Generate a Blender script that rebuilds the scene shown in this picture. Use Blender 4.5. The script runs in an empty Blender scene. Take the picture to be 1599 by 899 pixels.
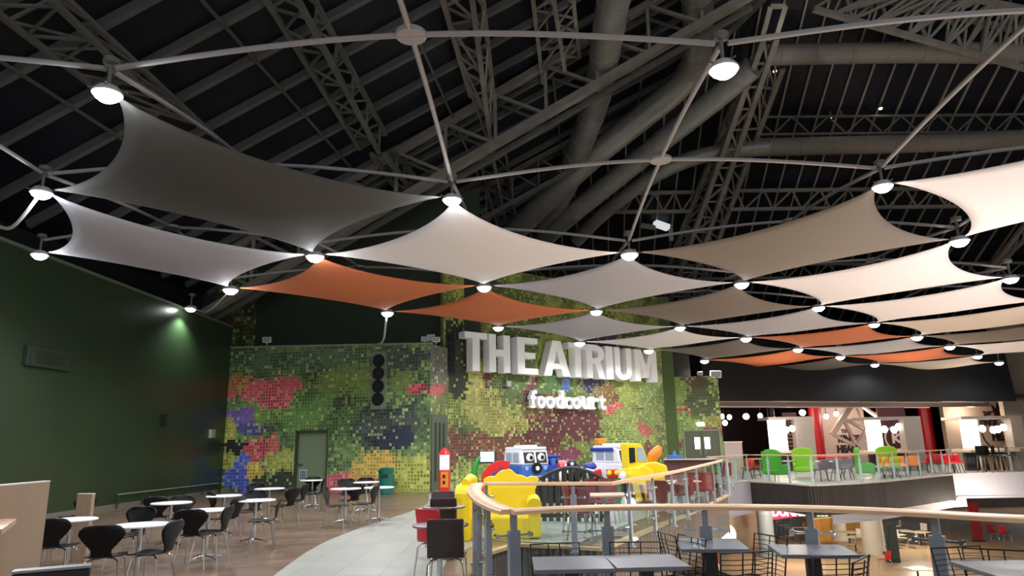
import bpy, bmesh, math, random
from mathutils import Vector, Matrix, geometry
random.seed(7)
PI = math.pi
# ---------------------------------------------------------------- camera
FPX, PITCH, ROLL, EYE = 1075.0, math.radians(12.7), math.radians(1.1), 1.65
scn = bpy.context.scene
COL = scn.collection
cd = bpy.data.cameras.new('camera'); cam = bpy.data.objects.new('camera', cd); COL.objects.link(cam)
cd.sensor_width = 36; cd.lens = 36 * FPX / 1599; cd.clip_start = .05; cd.clip_end = 300
cam.matrix_world = Matrix.Translation((0, 0, EYE)) @ Matrix.Rotation(PI / 2 + PITCH, 4, 'X') @ Matrix.Rotation(-ROLL, 4, 'Z')
scn.camera = cam
scn.view_settings.view_transform = 'Standard'; scn.view_settings.look = 'None'
scn.cycles.transparent_max_bounces = 48
scn.view_settings.exposure = 1.0; scn.view_settings.gamma = 1.0; scn.view_settings.use_curve_mapping = False
# ---------------------------------------------------------------- light
AMB = .42
LAMP_W = 240
w = bpy.data.worlds.new('world'); scn.world = w; w.use_nodes = True
w.node_tree.nodes['Background'].inputs[0].default_value = (.96, .97, 1.0, 1)
w.node_tree.nodes['Background'].inputs[1].default_value = AMB

def light(kind, loc, watt, color=(1, 1, 1), target=None, size=.1, spot=120, blend=.6):
    l = bpy.data.lights.new('light', kind); l.energy = watt; l.color = color
    if kind == 'AREA': l.size = size
    else: l.shadow_soft_size = size
    if kind == 'SPOT': l.spot_size = math.radians(spot); l.spot_blend = blend
    o = bpy.data.objects.new('light', l); COL.objects.link(o); o.location = loc
    if target is not None:
        o.rotation_euler = (Vector(target) - Vector(loc)).to_track_quat('-Z', 'Y').to_euler()
    return o
# light spilling up out of the lit lower mall onto the canopy, and the lit hall on the right
light('SPOT', (12, 12, -3.8), 1600, (1, .96, .93), (12, 11, 6), .1, 120, 1)
light('SPOT', (19, 17, -3.8), 1500, (1, .95, .91), (16, 17, 6), .1, 120, 1)

# ---------------------------------------------------------------- picture to place: a point of the photo carried onto a real plane
def ray(px, py):
    dx, dy = px - 799.5, py - 449.5; c, s = math.cos(ROLL), math.sin(ROLL)
    x, u = (c * dx - s * dy) / FPX, -(s * dx + c * dy) / FPX
    return Vector((x, math.cos(PITCH) - u * math.sin(PITCH), math.sin(PITCH) + u * math.cos(PITCH)))
O = Vector((0, 0, EYE))
def az(px, py, z=0.0):
    d = ray(px, py); return O + d * ((z - EYE) / d.z)
def ay(px, py, y):
    d = ray(px, py); return O + d * (y / d.y)
def apl(px, py, p0, n):
    d = ray(px, py); return O + d * ((Vector(p0) - O).dot(n) / d.dot(n))

# ---------------------------------------------------------------- materials
def srgb(h):
    if isinstance(h, str):
        h = h.lstrip('#'); v = [int(h[i:i + 2], 16) / 255 for i in (0, 2, 4)]
    else: v = h
    return tuple((c / 12.92 if c <= .04045 else ((c + .055) / 1.055) ** 2.4) for c in v) + (1,)
MC = {}
def mat(name, col='#808080', rough=.6, metal=0, emit=0, alpha=1, vary=0, scale=8, trans=0, ecol=None, stretch=None, spec=.5, bump=0, sub=0):
    if name in MC: return MC[name]
    m = bpy.data.materials.new(name); m.use_nodes = True; nt = m.node_tree; b = nt.nodes['Principled BSDF']
    c = srgb(col); b.inputs['Base Color'].default_value = c
    b.inputs['Roughness'].default_value = rough; b.inputs['Metallic'].default_value = metal
    b.inputs['Specular IOR Level'].default_value = spec
    b.inputs['Transmission Weight'].default_value = trans
    if emit:
        b.inputs['Emission Color'].default_value = srgb(ecol) if ecol else c; b.inputs['Emission Strength'].default_value = emit
    if alpha < 1: b.inputs['Alpha'].default_value = alpha
    if vary or bump:
        tc = nt.nodes.new('ShaderNodeTexCoord'); mp = nt.nodes.new('ShaderNodeMapping'); n = nt.nodes.new('ShaderNodeTexNoise')
        n.inputs['Scale'].default_value = scale; n.inputs['Detail'].default_value = 4
        if stretch: mp.inputs['Scale'].default_value = stretch
        nt.links.new(tc.outputs['Object'], mp.inputs[0]); nt.links.new(mp.outputs[0], n.inputs['Vector'])
        if vary:
            r = nt.nodes.new('ShaderNodeValToRGB')
            r.color_ramp.elements[0].position = .3; r.color_ramp.elements[1].position = .7
            r.color_ramp.elements[0].color = tuple(x * (1 - vary) for x in c[:3]) + (1,)
            r.color_ramp.elements[1].color = tuple(min(1, x * (1 + vary)) for x in c[:3]) + (1,)
            nt.links.new(n.outputs[0], r.inputs[0]); nt.links.new(r.outputs[0], b.inputs['Base Color'])
        if bump:
            bp = nt.nodes.new('ShaderNodeBump'); bp.inputs['Strength'].default_value = bump; bp.inputs['Distance'].default_value = .01
            nt.links.new(n.outputs[0], bp.inputs['Height']); nt.links.new(bp.outputs[0], b.inputs['Normal'])
    MC[name] = m; return m

# ---------------------------------------------------------------- mesh builder
TM = {}
class MB:
    def __init__(s): s.v = []; s.f = []
    def add(s, vs, fs):
        n = len(s.v); s.v += [Vector(p) for p in vs]; s.f += [tuple(i + n for i in f) for f in fs]; return s
    def box(s, c, sz, rz=0, rx=0, ry=0):
        M = Matrix.Rotation(rz, 3, 'Z') @ Matrix.Rotation(ry, 3, 'Y') @ Matrix.Rotation(rx, 3, 'X'); c = Vector(c)
        vs = [c + M @ Vector((x * sz[0] / 2, y * sz[1] / 2, z * sz[2] / 2)) for x in (-1, 1) for y in (-1, 1) for z in (-1, 1)]
        return s.add(vs, [(0, 1, 3, 2), (4, 6, 7, 5), (0, 4, 5, 1), (2, 3, 7, 6), (0, 2, 6, 4), (1, 5, 7, 3)])
    def frame(s, d):
        d = Vector(d).normalized(); up = Vector((0, 0, 1)) if abs(d.z) < .95 else Vector((1, 0, 0))
        a = d.cross(up).normalized(); return a, a.cross(d).normalized()
    def bar(s, p, q, w, h=None):
        h = h or w; p, q = Vector(p), Vector(q); a, b = s.frame(q - p)
        vs = [o + a * (x * w / 2) + b * (y * h / 2) for o in (p, q) for x, y in ((-1, -1), (1, -1), (1, 1), (-1, 1))]
        return s.add(vs, [(3, 2, 1, 0), (4, 5, 6, 7)] + [(i, (i + 1) % 4, (i + 1) % 4 + 4, i + 4) for i in range(4)])
    def tube(s, pts, r, n=8, cap=True, squash=1):
        pts = [Vector(p) for p in pts]; m = len(pts); rs = r if isinstance(r, (list, tuple)) else [r] * m; vs = []
        pa = None
        for i, p in enumerate(pts):
            d = (pts[min(i + 1, m - 1)] - pts[max(i - 1, 0)])
            a, b = s.frame(d)
            if pa is not None:
                a = (pa - d.normalized() * pa.dot(d.normalized()))
                a = a.normalized() if a.length > 1e-6 else s.frame(d)[0]; b = a.cross(d.normalized()).normalized()
            pa = a
            vs += [p + a * (math.cos(2 * PI * k / n) * rs[i]) + b * (math.sin(2 * PI * k / n) * rs[i] * squash) for k in range(n)]
        fs = [(i * n + k, i * n + (k + 1) % n, (i + 1) * n + (k + 1) % n, (i + 1) * n + k) for i in range(m - 1) for k in range(n)]
        if cap: fs += [tuple(range(n - 1, -1, -1)), tuple((m - 1) * n + k for k in range(n))]
        return s.add(vs, fs)
    def lathe(s, prof, c=(0, 0, 0), n=20):
        c = Vector(c); m = len(prof)
        vs = [c + Vector((math.cos(2 * PI * k / n) * r, math.sin(2 * PI * k / n) * r, z)) for r, z in prof for k in range(n)]
        fs = [(i * n + k, i * n + (k + 1) % n, (i + 1) * n + (k + 1) % n, (i + 1) * n + k) for i in range(m - 1) for k in range(n)]
        fs += [tuple(range(n - 1, -1, -1)), tuple((m - 1) * n + k for k in range(n))]
        return s.add(vs, fs)
    def ball(s, c, r, n=12, m=8):
        rr = r if isinstance(r, (tuple, list)) else (r, r, r); c = Vector(c); k0 = len(s.v)
        s.lathe([(max(.001, math.sin(PI * i / m)), -math.cos(PI * i / m)) for i in range(m + 1)], (0, 0, 0), n)
        for i in range(k0, len(s.v)):
            v = s.v[i]; s.v[i] = c + Vector((v.x * rr[0], v.y * rr[1], v.z * rr[2]))
        return s
    def prism(s, poly, p0=(0, 0, 0), X=(1, 0, 0), Y=(0, 1, 0), D=(0, 0, 1)):
        """extrude a 2-D outline laid out on X, Y by the vector D"""
        p0, X, Y, D = map(Vector, (p0, X, Y, D)); n = len(poly)
        a = [p0 + X * u + Y * v for u, v in poly]; b = [p + D for p in a]
        tri = geometry.tessellate_polygon([[Vector((u, v, 0)) for u, v in poly]])
        fs = [tuple(t) for t in tri] + [tuple(i + n for i in reversed(t)) for t in tri]
        fs += [(i, (i + 1) % n, (i + 1) % n + n, i + n) for i in range(n)]
        return s.add(a + b, fs)
    def xf(s, M):
        s.v = [M @ v for v in s.v]; return s
    def build(s, name, m, parent=None, smooth=False, world=False, bevel=0, **props):
        off = Vector((0, 0, 0))
        if world and parent is not None:
            M = TM[parent.name].inverted(); s.v = [M @ v for v in s.v]
        me = bpy.data.meshes.new(name); me.from_pydata([tuple(v) for v in s.v], [], s.f)
        bm = bmesh.new(); bm.from_mesh(me); bmesh.ops.recalc_face_normals(bm, faces=bm.faces); bm.to_mesh(me); bm.free()
        if smooth:
            for p in me.polygons: p.use_smooth = True
            try: me.set_sharp_from_angle(angle=math.radians(38))
            except Exception: pass
        me.materials.append(m); o = bpy.data.objects.new(name, me); COL.objects.link(o)
        if parent is not None: o.parent = parent
        if bevel:
            b = o.modifiers.new('bevel', 'BEVEL'); b.width = bevel; b.segments = 2; b.limit_method = 'ANGLE'
        for k, v in props.items(): o[k] = v
        return o
def tag(o, label, cat, group=None, kind=None):
    o['label'] = label; o['category'] = cat
    if group: o['group'] = group
    if kind: o['kind'] = kind
    return o
def thing(name, label, cat, loc=(0, 0, 0), rz=0, group=None):
    o = bpy.data.objects.new(name, None); COL.objects.link(o); o.location = loc; o.rotation_euler = (0, 0, rz)
    TM[o.name] = Matrix.Translation(loc) @ Matrix.Rotation(rz, 4, 'Z'); o.empty_display_size = .2
    return tag(o, label, cat, group)
def dup(root, loc, rz, label, group=None, sc=None):
    def rec(o, par):
        c = o.copy(); COL.objects.link(c); c.parent = par
        for ch in [x for x in list(COL.objects) if x.parent == o]: rec(ch, c)
        return c
    r = rec(root, None); r.location = loc; r.rotation_euler = (0, 0, rz); r['label'] = label
    if sc: r.scale = sc
    if group: r['group'] = group
    return r
def struct(name, mb, m, **k):
    o = mb.build(name, m, **k); o['kind'] = 'structure'; return o
def text_mb(txt, size, depth, p0, X, Y, sx=1.0, offset=0.0, align='LEFT', shear=0, sp=1.0):
    cu = bpy.data.curves.new('t', 'FONT'); cu.body = txt; cu.size = size; cu.extrude = depth / 2; cu.offset = offset; cu.align_x = align; cu.shear = shear
    cu.resolution_u = 4; cu.space_character = sp
    ob = bpy.data.objects.new('t', cu); COL.objects.link(ob)
    dg = bpy.context.evaluated_depsgraph_get(); me = bpy.data.meshes.new_from_object(ob.evaluated_get(dg))
    X, Y = Vector(X).normalized(), Vector(Y).normalized(); Z = X.cross(Y); mb = MB()
    mb.add([Vector(p0) + X * (v.co.x * sx) + Y * v.co.y + Z * v.co.z for v in me.vertices], [tuple(p.vertices) for p in me.polygons])
    bpy.data.objects.remove(ob); bpy.data.curves.remove(cu); bpy.data.meshes.remove(me)
    return mb

CHROME = mat('chrome', '#c8ccd0', .18, 1)
BLACK = mat('black shell', '#07080a', .55, spec=.3)
WHITE = mat('white laminate', '#f2f2f6', .3)
STEEL = mat('painted roof steel', '#807c74', .6, 0, vary=.15, scale=2)
STEELG = mat('grey roof steel', '#63645f', .65, 0, vary=.15, scale=2)
ARM = mat('canopy arm paint', '#8f8c8c', .5)
GLOW = mat('lamp lens', '#ffffff', .3, emit=14)
WOOD = mat('rail wood', '#dcb68f', .35, vary=.12, scale=3, stretch=(1, 1, 12))
POST = mat('grey post paint', '#878f98', .4)
GLASS = None
def glassmat():
    m = bpy.data.materials.new('balustrade glass'); m.use_nodes = True; nt = m.node_tree; nt.nodes.clear()
    o = nt.nodes.new('ShaderNodeOutputMaterial'); mx = nt.nodes.new('ShaderNodeMixShader'); t = nt.nodes.new('ShaderNodeBsdfTransparent')
    g = nt.nodes.new('ShaderNodeBsdfGlossy'); g.inputs['Roughness'].default_value = .03; t.inputs[0].default_value = (.93, .97, .96, 1)
    lw = nt.nodes.new('ShaderNodeLayerWeight'); pw = nt.nodes.new('ShaderNodeMath'); pw.operation = 'POWER'; pw.inputs[1].default_value = 4
    f = nt.nodes.new('ShaderNodeMath'); f.operation = 'MULTIPLY_ADD'; f.inputs[1].default_value = .5; f.inputs[2].default_value = .03
    nt.links.new(lw.outputs['Facing'], pw.inputs[0]); nt.links.new(pw.outputs[0], f.inputs[0])
    nt.links.new(f.outputs[0], mx.inputs[0]); nt.links.new(t.outputs[0], mx.inputs[1]); nt.links.new(g.outputs[0], mx.inputs[2]); nt.links.new(mx.outputs[0], o.inputs[0])
    return m
GLASS = glassmat()
# ================================================================ FLOORS
LOWZ = -4.5
def fillpoly(outer, holes, z):
    loops = [[Vector((p[0], p[1], 0)) for p in outer]] + [[Vector((p[0], p[1], 0)) for p in h] for h in holes]
    tri = geometry.tessellate_polygon(loops); vs = [Vector((p.x, p.y, z)) for l in loops for p in l]
    mb = MB(); mb.add(vs, [tuple(t) for t in tri]); return mb
RZ = 1.05
def smooth_path(pts, n=6):
    """Catmull-Rom through the points"""
    P = [Vector(p) for p in pts]; out = []
    for i in range(len(P) - 1):
        a, b, c, d = P[max(i - 1, 0)], P[i], P[i + 1], P[min(i + 2, len(P) - 1)]
        for k in range(n):
            t = k / n; out.append(.5 * ((2 * b) + (c - a) * t + (2 * a - 5 * b + 4 * c - d) * t * t + (3 * b - a - 3 * c + d) * t ** 3))
    out.append(P[-1]); return out
near_rail = [Vector((6.2, 2.6, RZ)), Vector((5.2, 4.3, RZ))] + [az(*q, RZ) for q in ((1599, 805), (1450, 797), (1300, 790.5), (1150, 787.5), (1000, 787.5), (880, 790.5), (797, 795))]
tip_rail = [az(*q, RZ) for q in ((797, 795), (775, 788), (752, 776.5), (740, 763), (745, 754))]
in_rail = [az(*q, RZ) for q in ((745, 754), (760, 752.5), (955, 752), (1060, 733), (1125, 718))]
far_edge = [az(*q, 0) for q in ((1118, 760), (1172, 752), (1225, 755), (1263, 758), (1300, 757), (1380, 752), (1487, 741))]
void = [(p.x, p.y) for p in smooth_path(near_rail, 4)] + [(p.x, p.y) for p in smooth_path(tip_rail, 4)[1:]]
inn = [az(805, 850), az(940, 857), az(1100, 792), az(1136, 773)]
void2 = [(p.x, p.y) for p in inn]
tipx = [(p.x, p.y) for p in smooth_path(tip_rail, 4)[1:-1]]
void = [(p.x, p.y) for p in smooth_path(near_rail, 4)] + tipx + void2
e2 = [(p.x, p.y) for p in smooth_path(far_edge[1:], 3)]
c0 = far_edge[0]
void += [(c0.x, c0.y)] + e2 + [(az(1490, 738).x, az(1490, 738).y), (az(1599, 736).x, az(1599, 736).y), (34, 32), (34, -2), (8, -2)]
# base deck: brown timber-look floor with the void cut out
def floor_mat():
    m = bpy.data.materials.new('brown plank floor'); m.use_nodes = True; nt = m.node_tree; b = nt.nodes['Principled BSDF']
    tc = nt.nodes.new('ShaderNodeTexCoord'); mp = nt.nodes.new('ShaderNodeMapping'); mp.inputs['Rotation'].default_value = (0, 0, -.12)
    br = nt.nodes.new('ShaderNodeTexBrick'); br.inputs['Scale'].default_value = 1; br.inputs['Brick Width'].default_value = 1.6; br.inputs['Row Height'].default_value = .3
    br.inputs['Mortar Size'].default_value = .006; br.inputs['Color1'].default_value = srgb('#8c7464'); br.inputs['Color2'].default_value = srgb('#7c6657'); br.inputs['Mortar'].default_value = srgb('#4a3c34')
    n = nt.nodes.new('ShaderNodeTexNoise'); n.inputs['Scale'].default_value = 3; mx = nt.nodes.new('ShaderNodeMix'); mx.data_type = 'RGBA'; mx.blend_type = 'MULTIPLY'; mx.inputs[0].default_value = .45
    nt.links.new(tc.outputs['Object'], mp.inputs[0]); nt.links.new(mp.outputs[0], br.inputs['Vector']); nt.links.new(tc.outputs['Object'], n.inputs['Vector'])
    nt.links.new(br.outputs[0], mx.inputs[6]); nt.links.new(n.outputs[0], mx.inputs[7]); nt.links.new(mx.outputs[2], b.inputs['Base Color'])
    b.inputs['Roughness'].default_value = .28
    return m
def tile_mat(name, c1, c2, c3, size, rough=.35):
    m = bpy.data.materials.new(name); m.use_nodes = True; nt = m.node_tree; b = nt.nodes['Principled BSDF']
    tc = nt.nodes.new('ShaderNodeTexCoord'); br = nt.nodes.new('ShaderNodeTexBrick'); br.offset = 0
    br.inputs['Scale'].default_value = 1; br.inputs['Brick Width'].default_value = size; br.inputs['Row Height'].default_value = size; br.inputs['Mortar Size'].default_value = .006
    br.inputs['Color1'].default_value = srgb(c1); br.inputs['Color2'].default_value = srgb(c2); br.inputs['Mortar'].default_value = srgb(c3)
    nt.links.new(tc.outputs['Object'], br.inputs['Vector']); nt.links.new(br.outputs[0], b.inputs['Base Color']); b.inputs['Roughness'].default_value = rough
    return m
PLANK = floor_mat(); GTILE = tile_mat('grey floor tiles', '#a3a39c', '#999a94', '#7d7e78', .6)
struct('floor', fillpoly([(-16, -5), (40, -5), (40, 60), (-16, 60)], [void], 0), PLANK)
# grey walkway sweeping from the foreground towards the mural, and all the deck right of it
gw = smooth_path([az(*q) for q in ((395, 930), (430, 897), (500, 850), (575, 820), (640, 799), (668, 785), (668, 772))], 4)
gpoly = [(p.x, p.y) for p in gw]
strip = [az(735, 770, RZ)]
tp = [(p.x - .42, p.y - .1) for p in smooth_path(tip_rail, 4)]
gouter = gpoly + [(-3.0, 31), (4, 36), (39, 44), (39, 37), (az(1487, 741).x, az(1487, 741).y + .6)] + [(p[0], p[1] + .25) for p in reversed(e2)] + [(c0.x - .4, c0.y + .3), (inn[3].x - .55, inn[3].y + .3), (inn[2].x - .7, inn[2].y + .25), (inn[1].x - .35, inn[1].y + .6), (-.55, 12.7)]
gouter += [(p[0], p[1]) for p in reversed(tp[:-1])][:-3] + [(-.35, 5.5), (-1.2, 4.2)]
struct('floor_walkway', fillpoly(gouter, [], .006), GTILE)
FASC = mat('dark ribbed fascia', '#241e1c', .6, vary=.2, scale=6, stretch=(1, 1, .1))
FASG = mat('grey drapery fascia', '#5f5d5a', .6, vary=.2, scale=6)
FWHITE = mat('white fascia', '#9c9ca8', .6)
BEIGE = mat('beige deck kerb', '#b99d76', .5, vary=.1, scale=4)
def ribbed(pts, z0, z1, pitch=.11, dep=.04, n=None):
    """fascia of vertical ribs following a plan polyline"""
    mb = MB(); P = [Vector((p[0], p[1], 0)) for p in pts]
    prev = []
    for a, b in zip(P, P[1:]):
        L = (b - a).length; k = max(1, round(L / pitch)); d = (b - a) / k; nrm = Vector((d.y, -d.x, 0)).normalized() * dep
        for i in range(k):
            q = a + d * i; prev += [q, q + nrm * .0 + d * .25 + nrm, q + d * .6 + nrm, q + d * .85]
    prev.append(P[-1]); m = len(prev)
    vs = [p + Vector((0, 0, z)) for z in (z0, z1) for p in prev]
    mb.add(vs, [(i, i + 1, i + 1 + m, i + m) for i in range(m - 1)]); return mb
left_edge = [tipx[-1], void2[0], void2[1], void2[2], void2[3]]
struct('trim_1', ribbed([void2[0], void2[1]], -1.0, -.02, .12), FASG)
struct('trim_2', ribbed([void2[1], void2[2], void2[3]], -1.0, -.02, .2, .015), mat('brown ribbed fascia', '#6a5a52', .6, vary=.15, scale=5))
struct('trim_3', ribbed([void2[0], tipx[-1], tipx[2], tipx[0]], -1.0, -.02, .14), FASG)
def band(pts, z0, z1, t=.05):
    mb = MB(); m = len(pts)
    vs = [Vector((p[0], p[1], z)) for z in (z0, z1) for p in pts]
    mb.add(vs, [(i, i + 1, i + 1 + m, i + m) for i in range(m - 1)]); return mb
struct('trim_4', band([void2[3], (void2[3][0] + .35, void2[3][1] + 1.6), (c0.x - .6, c0.y - .4), (c0.x, c0.y), e2[0]], -1.15, 0), FWHITE)
struct('trim_5', ribbed(e2, -1.0, 0, .1, .03), FASC)
wb = [(az(1487, 741).x, az(1487, 741).y), (az(1490, 738).x, az(1490, 738).y + .1), (az(1599, 736).x, az(1599, 736).y), (34, 32)]
struct('trim_6', band(wb, -1.1, 0), FWHITE)
struct('trim_7', band([(p[0], p[1] + .3) for p in e2[len(e2) * 3 // 5:]] + [(e2[-1][0] + .8, e2[-1][1] + .6)], -1.35, -.98), FWHITE)
# beige kerb strip along the void
kb = MB()
kp = [tipx[0], tipx[2], tipx[-1], void2[0], void2[1], void2[2], void2[3]]
for a, b in zip(kp, kp[1:]): kb.bar((a[0], a[1], -.0), (b[0], b[1], -.0), .12, .05)
struct('trim_8', kb, BEIGE)
kb = MB()
for a, b in zip(e2, e2[1:]): kb.bar((a[0], a[1], .01), (b[0], b[1], .01), .08, .05)
struct('trim_9', kb, mat('light kerb', '#b0a8a0', .5))
# underside of the deck and the lower mall
struct('ceiling_lower', fillpoly([(-16, -5), (40, -5), (40, 60), (-16, 60)], [void], -1.0), mat('lower ceiling', '#3a332e', .8))
struct('floor_lower', fillpoly([(-16, -8), (60, -8), (60, 75), (-16, 75)], [], LOWZ), mat('tan stone floor', '#c4a383', .35, vary=.12, scale=.6))
LWALL = mat('lower beige wall', '#c2a68c', .6, vary=.08, scale=1)
lw = MB(); lw.box((20, 62, -2.75), (80, .3, 3.5)); struct('wall_lower_back', lw, mat('dark shopfronts', '#3b302a', .6, vary=.3, scale=.7))
lw = MB(); a, b = az(1140, 862, LOWZ), az(1186, 850, LOWZ); lw.prism([(a.x, a.y), (b.x, b.y), (b.x, b.y + .3), (a.x, a.y + .3)], (0, 0, LOWZ), D=(0, 0, 3.3)); struct('wall_lower_left', lw, LWALL)

# ================================================================ WALLS
class Wall:
    """vertical wall plane through two plan points; P() puts a photo point on it"""
    def __init__(s, a, b):
        s.a = Vector((a[0], a[1], 0)); s.d = (Vector((b[0], b[1], 0)) - s.a).normalized(); s.n = Vector((s.d.y, -s.d.x, 0))
        if s.n.dot(-s.a) < 0: s.n = -s.n
    def P(s, px, py, off=0): return apl(px, py, s.a + s.n * off, s.n)
    def uz(s, px, py, off=0):
        p = s.P(px, py, off); return ((p - s.a).dot(s.d), p.z)
    def at(s, u, z, off=0): return s.a + s.d * u + s.n * off + Vector((0, 0, z))
    def mesh(s, pts, t=.2):
        """solid wall from (u, z) outline, front face on the plane"""
        mb = MB(); mb.prism(pts, s.a, s.d, (0, 0, 1), -s.n * t); return mb
def uvwall(o, wl):
    me = o.data; uv = me.uv_layers.new(name='wall'); 
    for l in me.loops:
        c = me.vertices[l.vertex_index].co; uv.data[l.index].uv = ((c - wl.a).dot(wl.d), c.z)
def mural_mat(name, cols, blobs, cell=.14, seed=0, dark=.36):
    m = bpy.data.materials.new(name); m.use_nodes = True; nt = m.node_tree; N = nt.nodes.new; L = nt.links.new; b = nt.nodes['Principled BSDF']
    uv = N('ShaderNodeUVMap'); uv.uv_map = 'wall'
    def vm(op, a, v=None, v2=None):
        n = N('ShaderNodeVectorMath'); n.operation = op
        if isinstance(a, tuple): n.inputs[0].default_value = a
        else: L(a, n.inputs[0])
        if v is not None:
            if isinstance(v, tuple): n.inputs[1].default_value = v
            else: L(v, n.inputs[1])
        return n
    def mt(op, a, c=None, d=None):
        n = N('ShaderNodeMath'); n.operation = op
        for i, x in enumerate((a, c, d)):
            if x is None: continue
            if isinstance(x, (int, float)): n.inputs[i].default_value = x
            else: L(x, n.inputs[i])
        return n.outputs[0]
    sn = vm('SNAP', uv.outputs[0], (cell, cell, 1)).outputs[0]
    ct = vm('ADD', sn, (cell / 2 + seed, cell / 2, 0)).outputs[0]
    fr = vm('SUBTRACT', uv.outputs[0], sn).outputs[0]; fr = vm('SUBTRACT', fr, (cell / 2, cell / 2, 0)).outputs[0]
    dist = vm('LENGTH', fr).outputs['Value']
    def noise(scale, det=2, off=0):
        n = N('ShaderNodeTexNoise'); n.inputs['Scale'].default_value = scale; n.inputs['Detail'].default_value = det
        L(vm('ADD', ct, (off, off * 1.7, off)).outputs[0], n.inputs['Vector']); return n.outputs[0]
    wn = N('ShaderNodeTexWhiteNoise'); wn.noise_dimensions = '3D'; L(ct, wn.inputs['Vector']); rnd = wn.outputs['Value']
    wn2 = N('ShaderNodeTexWhiteNoise'); L(vm('ADD', ct, (7.3, 1.1, 3)).outputs[0], wn2.inputs['Vector']); rnd2 = wn2.outputs['Value']
    base = mt('ADD', noise(.55, 3), mt('MULTIPLY', mt('SUBTRACT', rnd, .5), .1))
    r = N('ShaderNodeValToRGB'); cr = r.color_ramp; cr.interpolation = 'LINEAR'
    while len(cr.elements) < len(cols): cr.elements.new(.5)
    for i, c in enumerate(cols): cr.elements[i].position = .28 + .44 * i / (len(cols) - 1); cr.elements[i].color = srgb(c)
    L(base, r.inputs[0]); col = r.outputs[0]
    n1 = noise(1.1, 4, 5); n1 = mt('MULTIPLY', mt('SUBTRACT', n1, .5), 1.7); n1 = mt('ADD', n1, mt('MULTIPLY', mt('SUBTRACT', rnd2, .5), .42))
    for (bu, bz, ru, rz, c) in blobs:
        v = vm('SUBTRACT', ct, (bu + seed, bz, 0)).outputs[0]; v = vm('MULTIPLY', v, (1 / ru, 1 / rz, 0)).outputs[0]
        ln = mt('ADD', vm('LENGTH', v).outputs['Value'], n1); k = mt('LESS_THAN', ln, 1.0)
        mx = N('ShaderNodeMix'); mx.data_type = 'RGBA'; L(k, mx.inputs[0]); L(col, mx.inputs[6]); mx.inputs[7].default_value = srgb(c); col = mx.outputs[2]
    # dots: some cells carry a dark dot, a few a pale one
    reg = noise(.8, 2, 11)
    rad = mt('ADD', mt('MULTIPLY', mt('SUBTRACT', reg, .4), cell * 1.2), cell * .13)
    ins = mt('LESS_THAN', dist, rad)
    pale = mt('GREATER_THAN', rnd2, .86); darkk = mt('LESS_THAN', rnd, .8)
    mx = N('ShaderNodeMix'); mx.data_type = 'RGBA'; mx.blend_type = 'MULTIPLY'; L(mt('MULTIPLY', ins, darkk), mx.inputs[0]); L(col, mx.inputs[6]); mx.inputs[7].default_value = (dark, dark, dark, 1); col = mx.outputs[2]
    ins2 = mt('LESS_THAN', dist, cell * .42)
    mx = N('ShaderNodeMix'); mx.data_type = 'RGBA'; L(mt('MULTIPLY', mt('MULTIPLY', ins2, pale), .45), mx.inputs[0]); L(col, mx.inputs[6]); mx.inputs[7].default_value = srgb('#c9d27a'); col = mx.outputs[2]
    gain = mt('ADD', mt('MULTIPLY', rnd, .35), 1.05); gv = N('ShaderNodeCombineXYZ')
    for i_ in range(3): L(gain, gv.inputs[i_])
    mx = N('ShaderNodeMix'); mx.data_type = 'RGBA'; mx.blend_type = 'MULTIPLY'; mx.inputs[0].default_value = 1; L(col, mx.inputs[6]); L(gv.outputs[0], mx.inputs[7]); col = mx.outputs[2]
    hs = N('ShaderNodeHueSaturation'); hs.inputs['Saturation'].default_value = .86; L(col, hs.inputs['Color']); col = hs.outputs[0]
    L(col, b.inputs['Base Color']); b.inputs['Roughness'].default_value = .5
    return m
WLc = (-11.55, 28.0)
WL = Wall((-11.55 - 33 * math.tan(math.radians(2.5)), -5), WLc)
def gwall(name, col, rough, vary=.1):
    return mat(name, col, rough, vary=vary, scale=.5)
DG = gwall('dark green wall', '#2b3b27', .3)
uend = (Vector((*WLc, 0)) - WL.a).length
t1 = WL.uz(113, 417); t2 = WL.uz(322, 496)
ztop = lambda u: t1[1] + (u - t1[0]) * (t2[1] - t1[1]) / (t2[0] - t1[0])
print('left wall top', t1, t2)
o = struct('wall_left', WL.mesh([(0, 0), (uend, 0), (uend, ztop(uend)), (0, ztop(0))]), DG)
tr = MB(); tr.bar(WL.at(0, ztop(0) + .03, -.1), WL.at(uend, ztop(uend) + .03, -.1), .3, .08); struct('trim_10', tr, mat('wall cap', '#5a6656', .5))
sk = MB(); sk.bar(WL.at(2, .06, .012), WL.at(uend - .3, .06, .012), .02, .12); struct('baseboard_left', sk, mat('skirting', '#6d6a60', .5))
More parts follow.
